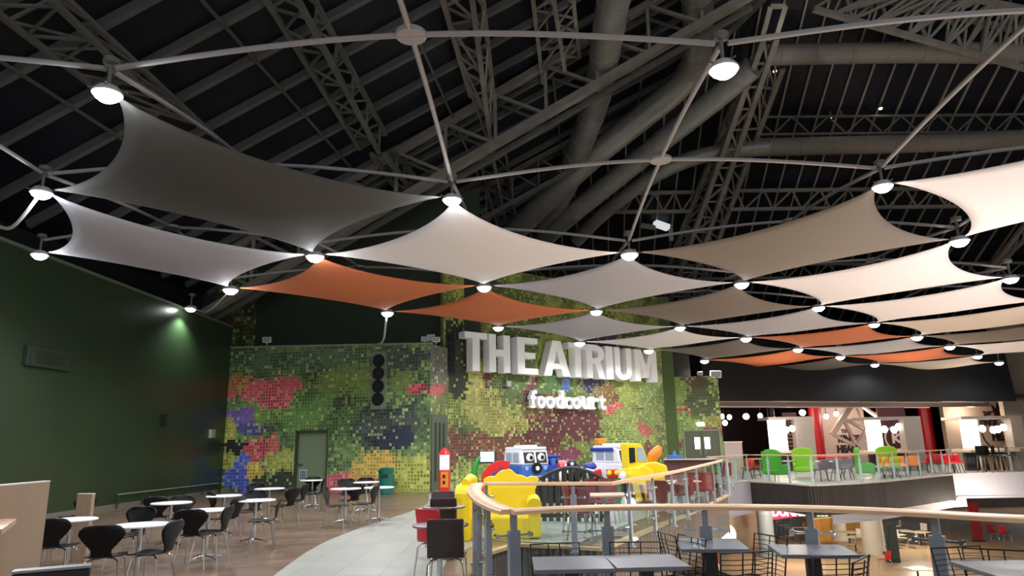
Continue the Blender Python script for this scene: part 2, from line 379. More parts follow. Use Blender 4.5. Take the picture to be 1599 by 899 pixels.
# mural wall with the green door
WD = Wall((-11.55, 28.0), (-3.23, 25.75))
u0 = WD.uz(345, 700)[0]; u1 = WD.uz(672, 650)[0]; ztl = WD.uz(390, 541)[1]; ztr = WD.uz(668, 537)[1]
print('door wall', u0, u1, ztl, ztr)
def bl(wl, L_):
    out = []
    for px, py, rx, ry, c in L_:
        u, z = wl.uz(px, py); u2, z2 = wl.uz(px + rx, py - ry); out.append((u, z, abs(u2 - u), abs(z2 - z), c))
    return out
doorblobs = bl(WD, [(450, 560, 95, 18, '#527250'), (620, 560, 45, 22, '#4a574c'), (540, 600, 110, 28, '#6f8a36'), (560, 660, 90, 28, '#4f7436'), (600, 665, 50, 40, '#46544a'),
    (612, 685, 38, 18, '#2c3546'), (470, 640, 50, 30, '#5d8a3c'), (405, 640, 40, 30, '#6b8c38'), (400, 606, 74, 19, '#cc3f4c'), (430, 622, 30, 17, '#cc3f4c'), (365, 600, 26, 14, '#b87a30'), (655, 607, 24, 7, '#b83a3e'),
    (372, 655, 30, 19, '#6a4aa0'), (395, 668, 26, 12, '#43408a'), (352, 680, 16, 30, '#a8a43a'), (372, 700, 30, 14, '#2a2c30'), (402, 702, 26, 22, '#c0303f'), (425, 695, 14, 22, '#b8503a'), (372, 735, 26, 26, '#2c4cc0'), (398, 735, 18, 14, '#c8a82e'),
    (420, 728, 12, 12, '#6448a8'), (440, 725, 34, 20, '#9aa040'), (435, 755, 36, 16, '#384238'), (350, 720, 20, 14, '#98a038'), (590, 728, 40, 26, '#c4a42c'), (560, 750, 44, 12, '#c08a30'), (645, 740, 34, 34, '#a8b03a'), (525, 755, 22, 18, '#c04860'), (500, 700, 20, 20, '#4c6638')])
MURA = mural_mat('dotted mural left', ['#3d4c3c', '#4c6240', '#5a7a46', '#6f9048', '#98a84c'], doorblobs, .125)
dl, dz = WD.uz(462, 672); dr = WD.uz(513, 672)[0]
o = struct('wall_mural_left', WD.mesh([(u0 - .4, 0), (dl, 0), (dl, dz), (dr, dz), (dr, 0), (u1, 0), (u1, ztr), (u0 - .4, ztl)]), MURA); uvwall(o, WD)
tr = MB(); tr.bar(WD.at(u0, ztl + .02, -.1), WD.at(u1, ztr + .02, -.1), .3, .06); struct('trim_11', tr, mat('ledge', '#8b9a80', .5))
# the door
DGR = mat('sage door paint', '#76866a', .5)
d = MB(); d.prism([(dl + .06, .01), (dr - .02, .01), (dr - .02, dz - .06), (dl + .06, dz - .06)], WD.a - WD.n * .13, WD.d, (0, 0, 1), -WD.n * .05)
do = struct('door_1', d, DGR)
fr = MB()
for (a, b, c, e) in ((dl, 0, dl + .06, dz), (dr - .05, 0, dr, dz), (dl, dz - .06, dr, dz)):
    fr.prism([(a, b), (c, b), (c, e), (a, e)], WD.a + WD.n * .02, WD.d, (0, 0, 1), -WD.n * .2)
fr.build('door_frame', mat('door frame dark', '#39452f', .5), do)
h = MB(); h.bar(WD.at(dl + .15, 1.0, -.1), WD.at(dl + .32, 1.0, -.1), .03); h.bar(WD.at(dl + .15, 1.0, -.13), WD.at(dl + .15, 1.0, -.1), .06, .12); h.build('door_handle', CHROME, do)
h = MB(); h.prism([(-.16, 0), (.16, 0), (.16, .4), (-.16, .4)], WD.at(dl + .32, .42, -.125), WD.d, (0, 0, 1), WD.n * .004)
nt_ = h.build('door_notice', mat('notice paper', '#b9bcc8', .6), do)
h = MB()
for i in range(3):
    for j in range(3): h.prism([(0, 0), (.07, 0), (.07, .09), (0, .09)], WD.at(dl + .32 - .12 + .085 * i, .47 + .105 * j, -.12), WD.d, (0, 0, 1), WD.n * .002)
h.build('notice_panel', mat('notice print', '#565f70', .6), nt_)
# return face of the mural box, beside a tall louvred panel
cor = WD.at(u1, 0); RT = Wall((cor.x, cor.y), (cor.x + .62, cor.y + 1.55))
RTL = 1.7
MURB = mural_mat('dotted mural return', ['#3a4428', '#5a6630', '#6f7a34', '#4f5c30', '#8a8f3a'], bl(RT, [(684, 610, 12, 8, '#a83a3a'), (684, 560, 16, 30, '#5f5f55')]), .15, 40)
o = struct('wall_mural_return', RT.mesh([(0, 0), (RTL, 0), (RTL, ztr), (0, ztr)], .15), MURB); uvwall(o, RT)
# upper wall behind, above the door wall
UW = Wall((-13, 30.2), (-2.2, 27.6))
o = struct('wall_upper_left', UW.mesh([(-1, 5), (12, 5), (12, 12), (-1, 12)]), mat('olive upper wall', '#2e3a28', .6, vary=.1, scale=.4))
MUC = mural_mat('dotted mural strip', ['#27331f', '#33421f', '#4a5a2a', '#5f7a34', '#6d7a34'], bl(UW, [(373, 497, 9, 4, '#a8303c')]), .17, 90)
ua, ub = UW.uz(352, 500, .06)[0], UW.uz(399, 500, .06)[0]
uw = MB(); uw.prism([(ua - .6, 4.5), (ub, 4.5), (ub, 10), (ua - .6, 10)], UW.a + UW.n * .06, UW.d, (0, 0, 1), -UW.n * .05)
o = struct('wall_mural_strip', uw, MUC); uvwall(o, UW)
# sign wall running away to the right
WS = Wall((-2.75, 26.9), (8.15, 35.9))
sblobs = bl(WS, [(705, 700, 14, 30, '#6a4030'), (720, 560, 22, 60, '#2a3622'), (755, 600, 24, 34, '#a8a440'), (765, 640, 38, 24, '#8a8a38'), (812, 600, 34, 20, '#6e1f38'), (835, 625, 30, 14, '#5d1e34'), (775, 590, 20, 12, '#7a2234'),
    (870, 600, 30, 20, '#4a6a34'), (884, 600, 8, 12, '#3a62b0'), (790, 665, 40, 20, '#8f8c3a'), (860, 640, 34, 20, '#7a5a30'), (900, 660, 50, 22, '#5c2028'), (840, 690, 46, 20, '#5e2026'), (800, 700, 40, 24, '#6a3a2a'), (745, 695, 28, 22, '#74472c'),
    (930, 600, 24, 12, '#28305a'), (958, 640, 18, 16, '#c03a34'), (950, 615, 20, 16, '#7a5a2c'), (980, 660, 34, 24, '#7c8f34'), (985, 690, 34, 22, '#86a03a'), (1008, 665, 9, 18, '#b03a34'), (1012, 700, 8, 14, '#7a3a2e'), (985, 610, 20, 26, '#8a9c34'), (1020, 620, 18, 40, '#6f8a30'), (880, 710, 26, 12, '#7a2848'),
    (800, 560, 30, 60, '#55692c'), (940, 545, 40, 30, '#3a2a48'), (870, 540, 30, 20, '#8ba034')])
MURS = mural_mat('dotted mural sign wall', ['#3a4a26', '#55662a', '#6d7a2e', '#84902f', '#9aa238'], sblobs, .12, 20, .4)
us1 = WS.uz(1038, 640)[0]
sw = WS.mesh([(0, 0), (us1, 0), (us1, 9), (0, 9)]); o = struct('wall_sign', sw, MURS); uvwall(o, WS)
# plain green pier, then the last mural panel by the double doors
pe = WS.at(us1, 0); WP = Wall((pe.x, pe.y), (pe.x + .75, pe.y + .1))
o = struct('wall_pier', WP.mesh([(0, 0), (.62, 0), (.62, 9), (0, 9)], .5), mat('plain green pier', '#4a5f2a', .6))
p2 = WP.at(.62, 0); WR = Wall((p2.x, p2.y), (p2.x + 3.2, p2.y - .35))
ur = WR.uz(1126, 650)[0]; zr = WR.uz(1060, 588)[1]
WRb = bl(WR, [(1075, 600, 30, 14, '#5a4a2c'), (1065, 640, 20, 6, '#b0482e'), (1100, 630, 26, 24, '#4c5a30'), (1115, 660, 18, 10, '#8a8436'), (1110, 675, 20, 8, '#8a2c38'), (1050, 690, 12, 16, '#7c3a2c'), (1060, 660, 20, 20, '#7f9a3c'), (1055, 605, 20, 20, '#7f963a')])
MURR = mural_mat('dotted mural right', ['#4a5a30', '#5c7034', '#6f8838', '#809638', '#93a63e'], WRb, .14, 60, .5)
o = struct('wall_mural_right', WR.mesh([(0, 0), (ur, 0), (ur, zr), (0, zr)]), MURR); uvwall(o, WR)
ub_ = WR.uz(1079, 560)[0]
ob = MB(); ob.prism([(0, zr), (ub_, zr), (ub_, 7.6), (0, 7.6)], WR.a - WR.n * .6, WR.d, (0, 0, 1), -WR.n * .4); struct('wall_upper_right', ob, mat('dark olive wall', '#34332a', .7))
# double doors
a, zt = WR.uz(1066, 671, .03); b = WR.uz(1124, 671, .03)[0]; mid = (a + b) / 2
DGR2 = mat('olive door paint', '#5a604a', .5)
for k, (x0, x1) in enumerate(((a + .08, mid - .01), (mid + .01, b - .08))):
    d = MB(); d.prism([(x0, .01), (x1, .01), (x1, zt - .08), (x0, zt - .08)], WR.a + WR.n * .03, WR.d, (0, 0, 1), WR.n * .05)
    do = struct('door_%d' % (k + 2), d, DGR2)
    g = MB(); cx = x0 + (x1 - x0) * (.72 if k == 0 else .28); g.prism([(cx - .13, zt - .95), (cx + .13, zt - .95), (cx + .13, zt - .38), (cx - .13, zt - .38)], WR.a + WR.n * .085, WR.d, (0, 0, 1), WR.n * .01)
    g.build('door_window', mat('lit door pane', '#ffffff', .3, emit=1.6), do)
    g = MB(); g.bar(WR.at(x0 + (.12 if k else x1 - x0 - .12), .95, .11), WR.at(x0 + (.12 if k else x1 - x0 - .12), 1.25, .11), .03); g.build('door_handle', CHROME, do)
    if k == 0:
        g = MB()
        for q in ((a, 0, a + .07, zt), (b - .07, 0, b, zt), (a, zt - .07, b, zt)): g.prism([(q[0], q[1]), (q[2], q[1]), (q[2], q[3]), (q[0], q[3])], WR.a + WR.n * .01, WR.d, (0, 0, 1), WR.n * .09)
        g.build('door_frame', mat('pale frame', '#8c927c', .5), do)
# ================================================================ SIGN LETTERS
SIGNW = mat('white sign letters', '#ffffff', .45)
GLY = {  # outlines on a unit-high grid, u already in heights
 'T': (.56, [[(0, 1), (0, .84), (.19, .84), (.19, 0), (.37, 0), (.37, .84), (.56, .84), (.56, 1)]]),
 'H': (.56, [[(0, 0), (0, 1), (.18, 1), (.18, .6), (.38, .6), (.38, 1), (.56, 1), (.56, 0), (.38, 0), (.38, .43), (.18, .43), (.18, 0)]]),
 'E': (.5, [[(0, 0), (0, 1), (.5, 1), (.5, .84), (.18, .84), (.18, .59), (.44, .59), (.44, .43), (.18, .43), (.18, .16), (.5, .16), (.5, 0)]]),
 'A': (.64, [[(0, 0), (.22, 1), (.42, 1), (.64, 0), (.46, 0), (.42, .2), (.22, .2), (.18, 0)], [(.25, .35), (.32, .74), (.39, .35)]]),
 'I': (.19, [[(0, 0), (0, 1), (.19, 1), (.19, 0)]]),
 'M': (.72, [[(0, 0), (0, 1), (.22, 1), (.36, .48), (.5, 1), (.72, 1), (.72, 0), (.55, 0), (.55, .68), (.42, .12), (.3, .12), (.17, .68), (.17, 0)]]),
}
def arc(cx, cy, rx, ry, a0, a1, n=8): return [(cx + rx * math.cos(math.radians(a0 + (a1 - a0) * i / n)), cy + ry * math.sin(math.radians(a0 + (a1 - a0) * i / n))) for i in range(n + 1)]
GLY['R'] = (.56, [[(0, 0), (0, 1)] + arc(.3, .74, .26, .26, 90, -60) + [(.56, 0), (.37, 0), (.27, .44), (.18, .44), (.18, 0)], [(.18, .6), (.18, .84)] + arc(.27, .72, .1, .12, 90, -90, 6)])
GLY['U'] = (.58, [[(0, 1), (0, .27)] + arc(.29, .27, .29, .27, 180, 360, 12) + [(.58, 1), (.4, 1), (.4, .27)] + arc(.29, .27, .11, .12, 0, -180, 8) + [(.18, 1)]])
def glyph_mb(loops, p0, X, Y, D):
    p0, X, Y, D = map(Vector, (p0, X, Y, D))
    tri = geometry.tessellate_polygon([[Vector((u, v, 0)) for u, v in l] for l in loops]); flat = [q for l in loops for q in l]; n = len(flat)
    a = [p0 + X * u + Y * v for u, v in flat]; mb = MB()
    fs = [tuple(t) for t in tri] + [tuple(i + n for i in reversed(t)) for t in tri]; k = 0
    for l in loops:
        m = len(l); fs += [(k + i, k + (i + 1) % m, k + (i + 1) % m + n, k + i + n) for i in range(m)]; k += m
    mb.add(a + [p + D for p in a], fs); return mb
OFF = .55
base = WS.P(870, 590, OFF)
sg = thing('wall_sign', 'large raised white block letters reading THE ATRIUM high on the dotted mural', 'sign', WS.at(WS.uz(880, 560)[0], 5.3, 0))
ext = [('T', 726, 761), ('H', 764, 797), ('E', 808, 840), ('A', 849, 890), ('T', 888, 917), ('R', 916, 944), ('I', 946, 957), ('U', 960, 986), ('M', 991, 1025)]
zt0, zb0 = WS.uz(742, 517, OFF)[1], WS.uz(745, 577, OFF)[1]; zt1, zb1 = WS.uz(1010, 548, OFF)[1], WS.uz(1010, 597, OFF)[1]
zt, zb = (zt0 + zt1) / 2, (zb0 + zb1) / 2
print('letters', zt0, zb0, zt1, zb1)
for ch, x0, x1 in ext:
    ua, ub = WS.uz(x0, 560, OFF)[0], WS.uz(x1, 560, OFF)[0]; wd, loops = GLY[ch]
    glyph_mb([[(u * (ub - ua) / wd, v * (zt - zb)) for u, v in l] for l in loops], WS.at(ua, zb, OFF), WS.d, (0, 0, 1), -WS.n * .42).build('letter', SIGNW, sg, world=True)
sg2 = thing('wall_sign', 'smaller white lower case letters reading foodcourt under the big block letters', 'sign', WS.at(WS.uz(885, 620)[0], 3.6, 0))
OF2 = .3
ua, za = WS.uz(829, 634, OF2); ub, zb_ = WS.uz(948, 640, OF2); zl = (za + zb_) / 2
xs = [0, .085, .19, .31, .43, .53, .655, .785, .9, 1.0]
H2 = 1.02
for i, ch in enumerate('foodcourt'):
    t_ = text_mb(ch, H2, .22, (0, 0, 0), (1, 0, 0), (0, 0, 1), offset=.028)
    mnx = min(v.x for v in t_.v); mxx = max(v.x for v in t_.v); tgt = (xs[i + 1] - xs[i]) * (ub - ua) * .93; sc = tgt / (mxx - mnx)
    # slab feet like the serif lettering of the sign
    foot = {'f': [(.35, 0)], 'r': [(.2, 0)], 'u': [(.9, 0)], 't': [], 'd': [(.85, 0)]}.get(ch, [])
    for fx, fz in foot: t_.box((mnx + (mxx - mnx) * fx, 0, .03), (.3, .2, .06))
    if ch in 'rud': t_.box((mnx + (mxx - mnx) * (.12 if ch != 'd' else .8), 0, .52 if ch != 'd' else .74), (.22, .2, .06))
    X = WS.d; p0 = WS.at(ua + xs[i] * (ub - ua), zl, OF2 - .11)
    t_.v = [p0 + X * ((v.x - mnx) * sc) + WS.n * (-v.y) + Vector((0, 0, v.z)) for v in t_.v]
    t_.build('letter', SIGNW, sg2, world=True)
# loudspeaker columns: four round drivers on a board
def speaker_column(wl, px, y0, y1, r_px, label, col):
    u, z0 = wl.uz(px, y1, .04); z1 = wl.uz(px, y0, .04)[1]; r = abs(wl.uz(px + r_px, y0)[0] - wl.uz(px, y0)[0]) * .92
    t = thing('loudspeaker_column', label, 'loudspeaker', wl.at(u, z0 - r, .02)); b = MB()
    b.prism([(-r * 1.25, z0 - r * 1.5), (r * 1.25, z0 - r * 1.5), (r * 1.25, z1 + r * 1.5), (-r * 1.25, z1 + r * 1.5)], wl.a + wl.d * u, wl.d, (0, 0, 1), wl.n * .04)
    b.build('board', col, t, world=True)
    for k in range(4):
        z = z0 + (z1 - z0) * k / 3; c = wl.at(u, z, .04); pts = []
        m = MB(); ring = [(r * math.cos(2 * PI * j / 24), r * math.sin(2 * PI * j / 24)) for j in range(24)]
        m.prism(ring, c, wl.d, (0, 0, 1), wl.n * .03); m.build('driver', mat('black cone', '#08090a', .5), t, world=True)
        m = MB(); m.prism([(x * .35, y * .35) for x, y in ring], c + wl.n * .03, wl.d, (0, 0, 1), wl.n * .02); m.build('dust_cap', mat('cone cap', '#1d2022', .4), t, world=True)
speaker_column(WD, 590, 563, 623, 10, 'row of four round black loudspeakers on the mural wall above the white tables', mat('speaker board green', '#77846f', .6))
speaker_column(WS, 704, 528, 575, 6, 'dark column of four round loudspeakers on the mural left of the big sign', mat('speaker board dark', '#1c241a', .6))
# louvred panel on the return wall
u, z = RT.uz(676, 668); lp = thing('louvred_door_panel', 'tall grey green louvred panel at the corner of the mural box', 'panel', RT.at(.6, 0, 0))
m = MB(); m.prism([(.0, 0), (1.25, 0), (1.25, 2.75), (0, 2.75)], RT.at(.05, 0), RT.d, (0, 0, 1), RT.n * .05); m.build('frame', mat('grey green panel', '#4f5a48', .5), lp, world=True)
for k in range(3):
    m = MB(); m.prism([(.2 + .32 * k, .35), (.34 + .32 * k, .35), (.34 + .32 * k, 2.45), (.2 + .32 * k, 2.45)], RT.at(.05, 0, .05), RT.d, (0, 0, 1), RT.n * .012); m.build('slot', mat('dark slot', '#262c22', .6), lp, world=True)

# ================================================================ CANOPY
CZ = 5.65
NODE = {(0, 0): (706, 311), (1, 0): (983, 397), (0, 1): (492, 400), (1, 1): (756, 448), (2, 1): (931, 486), (2, 0): (1158, 443), (0, 2): (360, 452), (1, 2): (605, 488), (2, 2): (778, 511),
 (-1, 0): (168, 145), (-1, 1): (65, 300), (-1, 2): (62, 397), (0, -1): (1130, 107), (1, -1): (1378, 290), (2, -1): (1498, 376), (3, 0): (1278, 480), (3, -1): (1578, 435), (3, 1): (1062, 511),
 (3, 2): (905, 535), (4, 2): (1013, 547), (4, 1): (1165, 528), (4, 0): (1365, 506), (5, 1): (1246, 545), (5, 0): (1432, 526), (5, 2): (1100, 563), (6, 1): (1312, 557), (6, 0): (1483, 541), (7, 1): (1366, 569), (7, 0): (1526, 556), (8, 0): (1560, 566)}
NP = {k: az(*v, CZ) for k, v in NODE.items()}
A_, B_, O_ = Vector((3.52, 3.50, 0)), Vector((-3.29, 3.90, 0)), Vector((-.99, 10.63, CZ))
def npos(i, j):
    if (i, j) in NP: return NP[(i, j)]
    # neighbours carry the local irregularity
    return O_ + A_ * i + B_ * j
for k in ((-1, -1), (0, -2), (1, -2), (2, -2), (3, -2), (4, -1), (5, -1), (6, -1), (7, -1), (6, 2), (7, 2), (8, 1), (4, -2)):
    NP[k] = O_ + A_ * k[0] + B_ * k[1]
NP[(8, 1)] = az(1420, 581, CZ); NP[(6, 2)] = az(1180, 575, CZ); NP[(7, 2)] = az(1250, 581, CZ)
# right hand nodes that fall just outside the frame, extrapolated from their row
for i in range(2, 8):
    if (i, -1) not in NODE: NP[(i, -1)] = NP[(i, 0)] + (NP[(2, -1)] - NP[(2, 0)]) * (1 + .02 * (i - 2))
NP[(0, -2)] = NP[(0, -1)] + (NP[(0, -1)] - NP[(0, 0)]); NP[(1, -2)] = NP[(1, -1)] + (NP[(1, -1)] - NP[(1, 0)])
NP[(2, -2)] = NP[(2, -1)] + (NP[(1, -2)] - NP[(1, -1)]); NP[(-1, -1)] = NP[(-1, 0)] + (NP[(0, -1)] - NP[(0, 0)])
FAB = {'dark': mat('charcoal sail fabric', '#42413e', .85, bump=.05, scale=60), 'grey': mat('pale grey sail fabric', '#a6a6ae', .8, bump=.05, scale=60), 'white': mat('white sail fabric', '#dcd8da', .8, bump=.05, scale=60),
 'orange': mat('orange sail fabric', '#bf6a40', .85, bump=.05, scale=60), 'taupe': mat('taupe sail fabric', '#6f675f', .85, bump=.05, scale=60), 'cream': mat('cream sail fabric', '#c9beb2', .85, bump=.05, scale=60)}
def sail(c, key, label, k=.105, inset=.045, n=18, drop=.0):
    cen = sum(c, Vector()) / 4; c = [p + (cen - p) * inset + Vector((0, 0, .04)) for p in c]
    def edge(a, b):
        m = (a + b) / 2; L = (b - a).length; d = (cen - m); d.z = 0; d.normalize(); o = []
        for i in range(n + 1):
            t = i / n; s = 4 * t * (1 - t); s = s ** .85
            o.append(a.lerp(b, t) + d * (L * k * s) + Vector((0, 0, -.05 * s)))
        return o
    e01, e32 = edge(c[0], c[1]), edge(c[3], c[2]); e03, e12 = edge(c[0], c[3]), edge(c[1], c[2]); vs = []
    for i in range(n + 1):
        for j in range(n + 1):
            s, t = i / n, j / n
            p = e01[i] * (1 - t) + e32[i] * t + e03[j] * (1 - s) + e12[j] * s - (c[0] * (1 - s) * (1 - t) + c[1] * s * (1 - t) + c[2] * s * t + c[3] * (1 - s) * t)
            p.z -= .16 * 16 * s * (1 - s) * t * (1 - t) + drop; vs.append(p)
    fs = [(i * (n + 1) + j, (i + 1) * (n + 1) + j, (i + 1) * (n + 1) + j + 1, i * (n + 1) + j + 1) for i in range(n) for j in range(n)]
    mb = MB(); b = c[0]; mb.add([v - b for v in vs], fs); o = mb.build('shade_sail', FAB[key], smooth=True); o.location = b
    s_ = o.modifiers.new('thickness', 'SOLIDIFY'); s_.thickness = .012
    return tag(o, label, 'shade sail')
SAILS = [((-1, 0), 'dark', 'largest charcoal shade sail stretched at upper left'), ((-1, 1), 'grey', 'pale grey shade sail nearest the dark green wall'),
 ((0, 0), 'white', 'off-white shade sail in the middle, peaking at its top corner lamp'), ((0, 1), 'orange', 'orange shade sail on the left, above the mural with the green door'),
 ((1, 1), 'orange', 'orange shade sail just above the THE of the sign'), ((1, 0), 'grey', 'pale grey shade sail right of the central off-white one'),
 ((1, -1), 'taupe', 'large taupe shade sail at upper right, under the long white arm'), ((1, -2), 'white', 'bright white shade sail cut by the right edge, topmost of all'),
 ((2, -1), 'white', 'long white shade sail below the large taupe one'), ((2, 0), 'taupe', 'taupe shade sail in the centre right, behind the pale grey peaked sail'),
 ((2, 1), 'grey', 'pale grey shade sail hanging right over the word ATRIUM'), ((3, 1), 'white', 'slim white shade sail touching the end of the word ATRIUM'),
 ((3, 0), 'grey', 'light grey shade sail between a taupe and an orange one, right of centre'), ((3, -1), 'white', 'white shade sail by the right edge, second white band down'),
 ((4, 0), 'orange', 'orange shade sail furthest up on the right'), ((4, -1), 'cream', 'cream shade sail at the right edge under the two white ones'),
 ((4, 1), 'taupe', 'narrow dark taupe shade sail right of the sign letters'), ((5, 1), 'orange', 'narrow orange shade sail low above the black bulkhead, leftmost of the low ones'),
 ((5, 0), 'grey', 'narrow pale grey shade sail between the two right hand orange ones'), ((6, 0), 'orange', 'orange shade sail on the far right, above the last cream one'),
 ((5, -1), 'taupe', 'thin taupe shade sail at the right edge'), ((6, 1), 'taupe', 'low thin taupe shade sail at the bottom edge of the canopy'),
 ((7, 0), 'cream', 'lowest cream shade sail over the black bulkhead at right'), ((6, -1), 'white', 'thin white shade sail at the right edge, lowest white band')]
for (i, j), key, lab in SAILS: sail([NP[(i, j)], NP[(i + 1, j)], NP[(i + 1, j + 1)], NP[(i, j + 1)]], key, lab)
# arched cross arms over every bay
def cross(i, j, label, rise=.30, rad=.033):
    C4 = [NP.get((i + a, j + b), O_ + A_ * (i + a) + B_ * (j + b)) for a, b in ((0, 0), (1, 0), (1, 1), (0, 1))]; cen = sum(C4, Vector()) / 4 + Vector((0, 0, rise + .28))
    t = thing('canopy_cross_arm', label, 'canopy frame', cen)
    for p in C4:
        e = p + Vector((0, 0, .30)) + (cen - p) * .02; pts = []
        for k in range(9):
            s = k / 8; q = e.lerp(cen, s); q.z = e.z + (cen.z - e.z) * math.sin(s * PI / 2) ; pts.append(q)
        MB().tube(pts, rad, 8).build('arm', ARM, t, smooth=True, world=True)
    MB().lathe([(.01, -.03), (.17, -.03), (.18, -.02), (.18, .02), (.17, .03), (.01, .03)], cen, 20).build('hub_disc', ARM, t, world=True)
CR = {(-1, -1): 'arched white arms crossing at the large disc top centre', (0, -1): 'arched white arms crossing at the disc right of centre, over an open bay', (1, -2): 'arched white arms running to the disc in the top right corner',
 (-1, 0): 'canopy arms crossing behind the largest charcoal sail', (-1, 1): 'canopy arms crossing above the pale grey sail by the green wall', (0, 0): 'canopy arms crossing above the off-white sail', (1, -1): 'canopy arms crossing above the large taupe sail',
 (0, 1): 'canopy arms crossing above the left orange sail', (1, 0): 'canopy arms crossing above the pale grey peaked sail', (2, -1): 'canopy arms crossing above the long white sail', (0, -2): 'canopy arms at the top right, over the nearest open bay',
 (2, 0): 'canopy arms crossing above the centre taupe sail', (3, -1): 'canopy arms crossing above the second white band', (-2, 0): 'canopy arms leaving the frame at the upper left'}
for (i, j), lab in CR.items(): cross(i, j, lab)
# corner lamps
def lamp_proto():
    t = thing('canopy_floodlight', 'x', 'floodlight')
    m = MB(); m.tube([(0, 0, .34), (0, 0, .06)], .018, 8); m.build('stem', STEELG, t)
    m = MB(); m.lathe([(.02, .3), (.07, .31), (.07, .36), (.02, .37)], n=12); m.build('clamp', STEELG, t)
    for k in range(4):
        a = k * PI / 2 + .4; MB().tube([(0, 0, .05), (.16 * math.cos(a), .16 * math.sin(a), .05)], .008, 6).build('tension_rod', STEELG, t)
    MB().lathe([(.03, .08), (.09, .07), (.13, .02), (.13, .0), (.12, .0)], n=20).build('housing', mat('lamp housing', '#b8b8bc', .4), t, smooth=True)
    MB().lathe([(.002, -.075), (.06, -.065), (.105, -.03), (.12, 0.0), (.002, .0)], n=20).build('lens', GLOW, t, smooth=True)
    return t
LL = {(0, 0): 'floodlight at the top corner of the central off-white sail', (1, 0): 'floodlight at the right corner of the central off-white sail', (0, 1): 'floodlight where the charcoal, off-white and left orange sails meet', (1, 1): 'floodlight at the lowest corner of the central off-white sail',
 (2, 1): 'floodlight above the R of the sign, lowest corner of the grey peaked sail', (2, 0): 'floodlight below the large taupe sail', (0, 2): 'floodlight at the left corner of the left orange sail', (1, 2): 'floodlight with a white cable hanging to the mural ledge',
 (2, 2): 'floodlight above the H of the sign', (-1, 0): 'very bright floodlight at the top corner of the charcoal sail', (-1, 1): 'floodlight at the left tip of the charcoal sail', (-1, 2): 'bright floodlight on top of the dark green wall at far left',
 (0, -1): 'big round floodlight under the arms at upper right of centre', (1, -1): 'floodlight at the top corner of the large taupe sail', (2, -1): 'floodlight at the right corner of the large taupe sail', (3, 0): 'floodlight at the left corner of the second white band sail',
 (3, -1): 'floodlight at the right end of the long white sail', (3, 1): 'floodlight at the low corner of the centre taupe sail', (3, 2): 'floodlight touching the second T of the sign', (4, 2): 'floodlight touching the M of the sign', (4, 1): 'floodlight at the right corner of the slim white sail by the M',
 (4, 0): 'floodlight at the top of the upper right orange sail', (5, 1): 'floodlight at the low corner of the upper right orange sail', (5, 0): 'floodlight at the right end of the upper right orange sail', (5, 2): 'floodlight furthest left over the black bulkhead',
 (6, 1): 'floodlight between the narrow grey sail and the low taupe sail', (6, 0): 'floodlight at the top of the far right orange sail', (7, 1): 'floodlight at the low corner of the far right orange sail', (7, 0): 'floodlight at the right end of the far right orange sail', (8, 0): 'last floodlight on the right over the black bulkhead'}
lp0 = lamp_proto(); first = True
for k, lab in LL.items():
    p = NP[k] - Vector((0, 0, .02)); d = p.y; s = 1.25 if d < 14 else (1.5 if d < 25 else 1.8)
    if first: lp0.location = p; lp0['label'] = lab; lp0.scale = (s, s, s); lp0['group'] = 'floodlights at the corners of the sails'; first = False
    else: dup(lp0, p, 0, lab, 'floodlights at the corners of the sails', (s, s, s))
    if k in ((-1, 0), (-1, 1), (-1, 2), (0, 1), (0, 0), (0, 2)): light('POINT', p + Vector((0, 0, -.2)), 22, (.93, .96, 1), size=.08)
    light('SPOT', p + Vector((0, 0, -.14)), LAMP_W, (.96, .97, 1), p + Vector((0, .01, -3)), .08, 165, .5)
# three floodlights standing on the dark green wall, with cables
for (px, py, lab) in ((298, 482, 'floodlight on the green wall near the mural corner'),):
    p = WL.P(px, py, .35); dup(lp0, p, 0, lab, 'floodlights at the corners of the sails', (1.5,) * 3)
    light('SPOT', p + Vector((0, 0, -.16)), LAMP_W * .9, (.9, 1, .9), p + Vector((0, .01, -3)), .06, 130, .7)
def cable(pts, r, label, m=None):
    o = MB().tube(smooth_path(pts, 6), r, 6).build('power_cable', m or mat('white cable', '#c8ccc8', .5), smooth=True); return tag(o, label, 'cable')
q = NP[(1, 2)]; q2 = WD.P(583, 538, -.05)
cable([q + Vector((0, 0, .1)), q + Vector((-.12, .4, -.25)), q.lerp(q2, .55) + Vector((.1, .2, -.3)), q2], .035, 'white cable hanging from a canopy lamp to the mural ledge')
q = NP[(0, 2)]; q2 = WL.P(300, 480, .3)
cable([q, q.lerp(q2, .5) + Vector((0, 0, -.35)), q2], .022, 'white cable from the canopy to the lamp on the green wall')
q = NP[(-1, 1)]; q2 = az(-15, 345, CZ)
cable([q, q.lerp(q2, .5) + Vector((0, 0, -.35)), q2], .03, 'pale cable sagging out of the frame at the far left lamp')
# small white floodlights on the wall ledges
def ledge_light(p, label, s=1.0):
    t = thing('ledge_spotlight', label, 'spotlight', p); MB().box((0, 0, .05 * s), (.08 * s, .08 * s, .1 * s)).build('foot', POST, t)
    m = MB(); m.box((0, -.03, .2 * s), (.34 * s, .14 * s, .22 * s), rx=.3); m.build('head', mat('white spot body', '#c9ccc9', .4), t, bevel=.01)
    MB().box((0, -.12 * s, .18 * s), (.26 * s, .012, .15 * s), rx=.3).build('glass', mat('spot glass', '#8d9698', .15), t)
p = WD.P(417, 538, 0); ledge_light(p + Vector((0, 0, 0)), 'small white spotlight standing on the mural ledge at left', 1.0)
for i, (px, py, l) in enumerate(((664, 536, 'left of the three white spotlights clustered at the mural corner'), (673, 533, 'middle of the three white spotlights clustered at the mural corner'), (681, 537, 'right of the three white spotlights clustered at the mural corner'))):
    ledge_light(WD.P(px, py, -.05), l, .85)
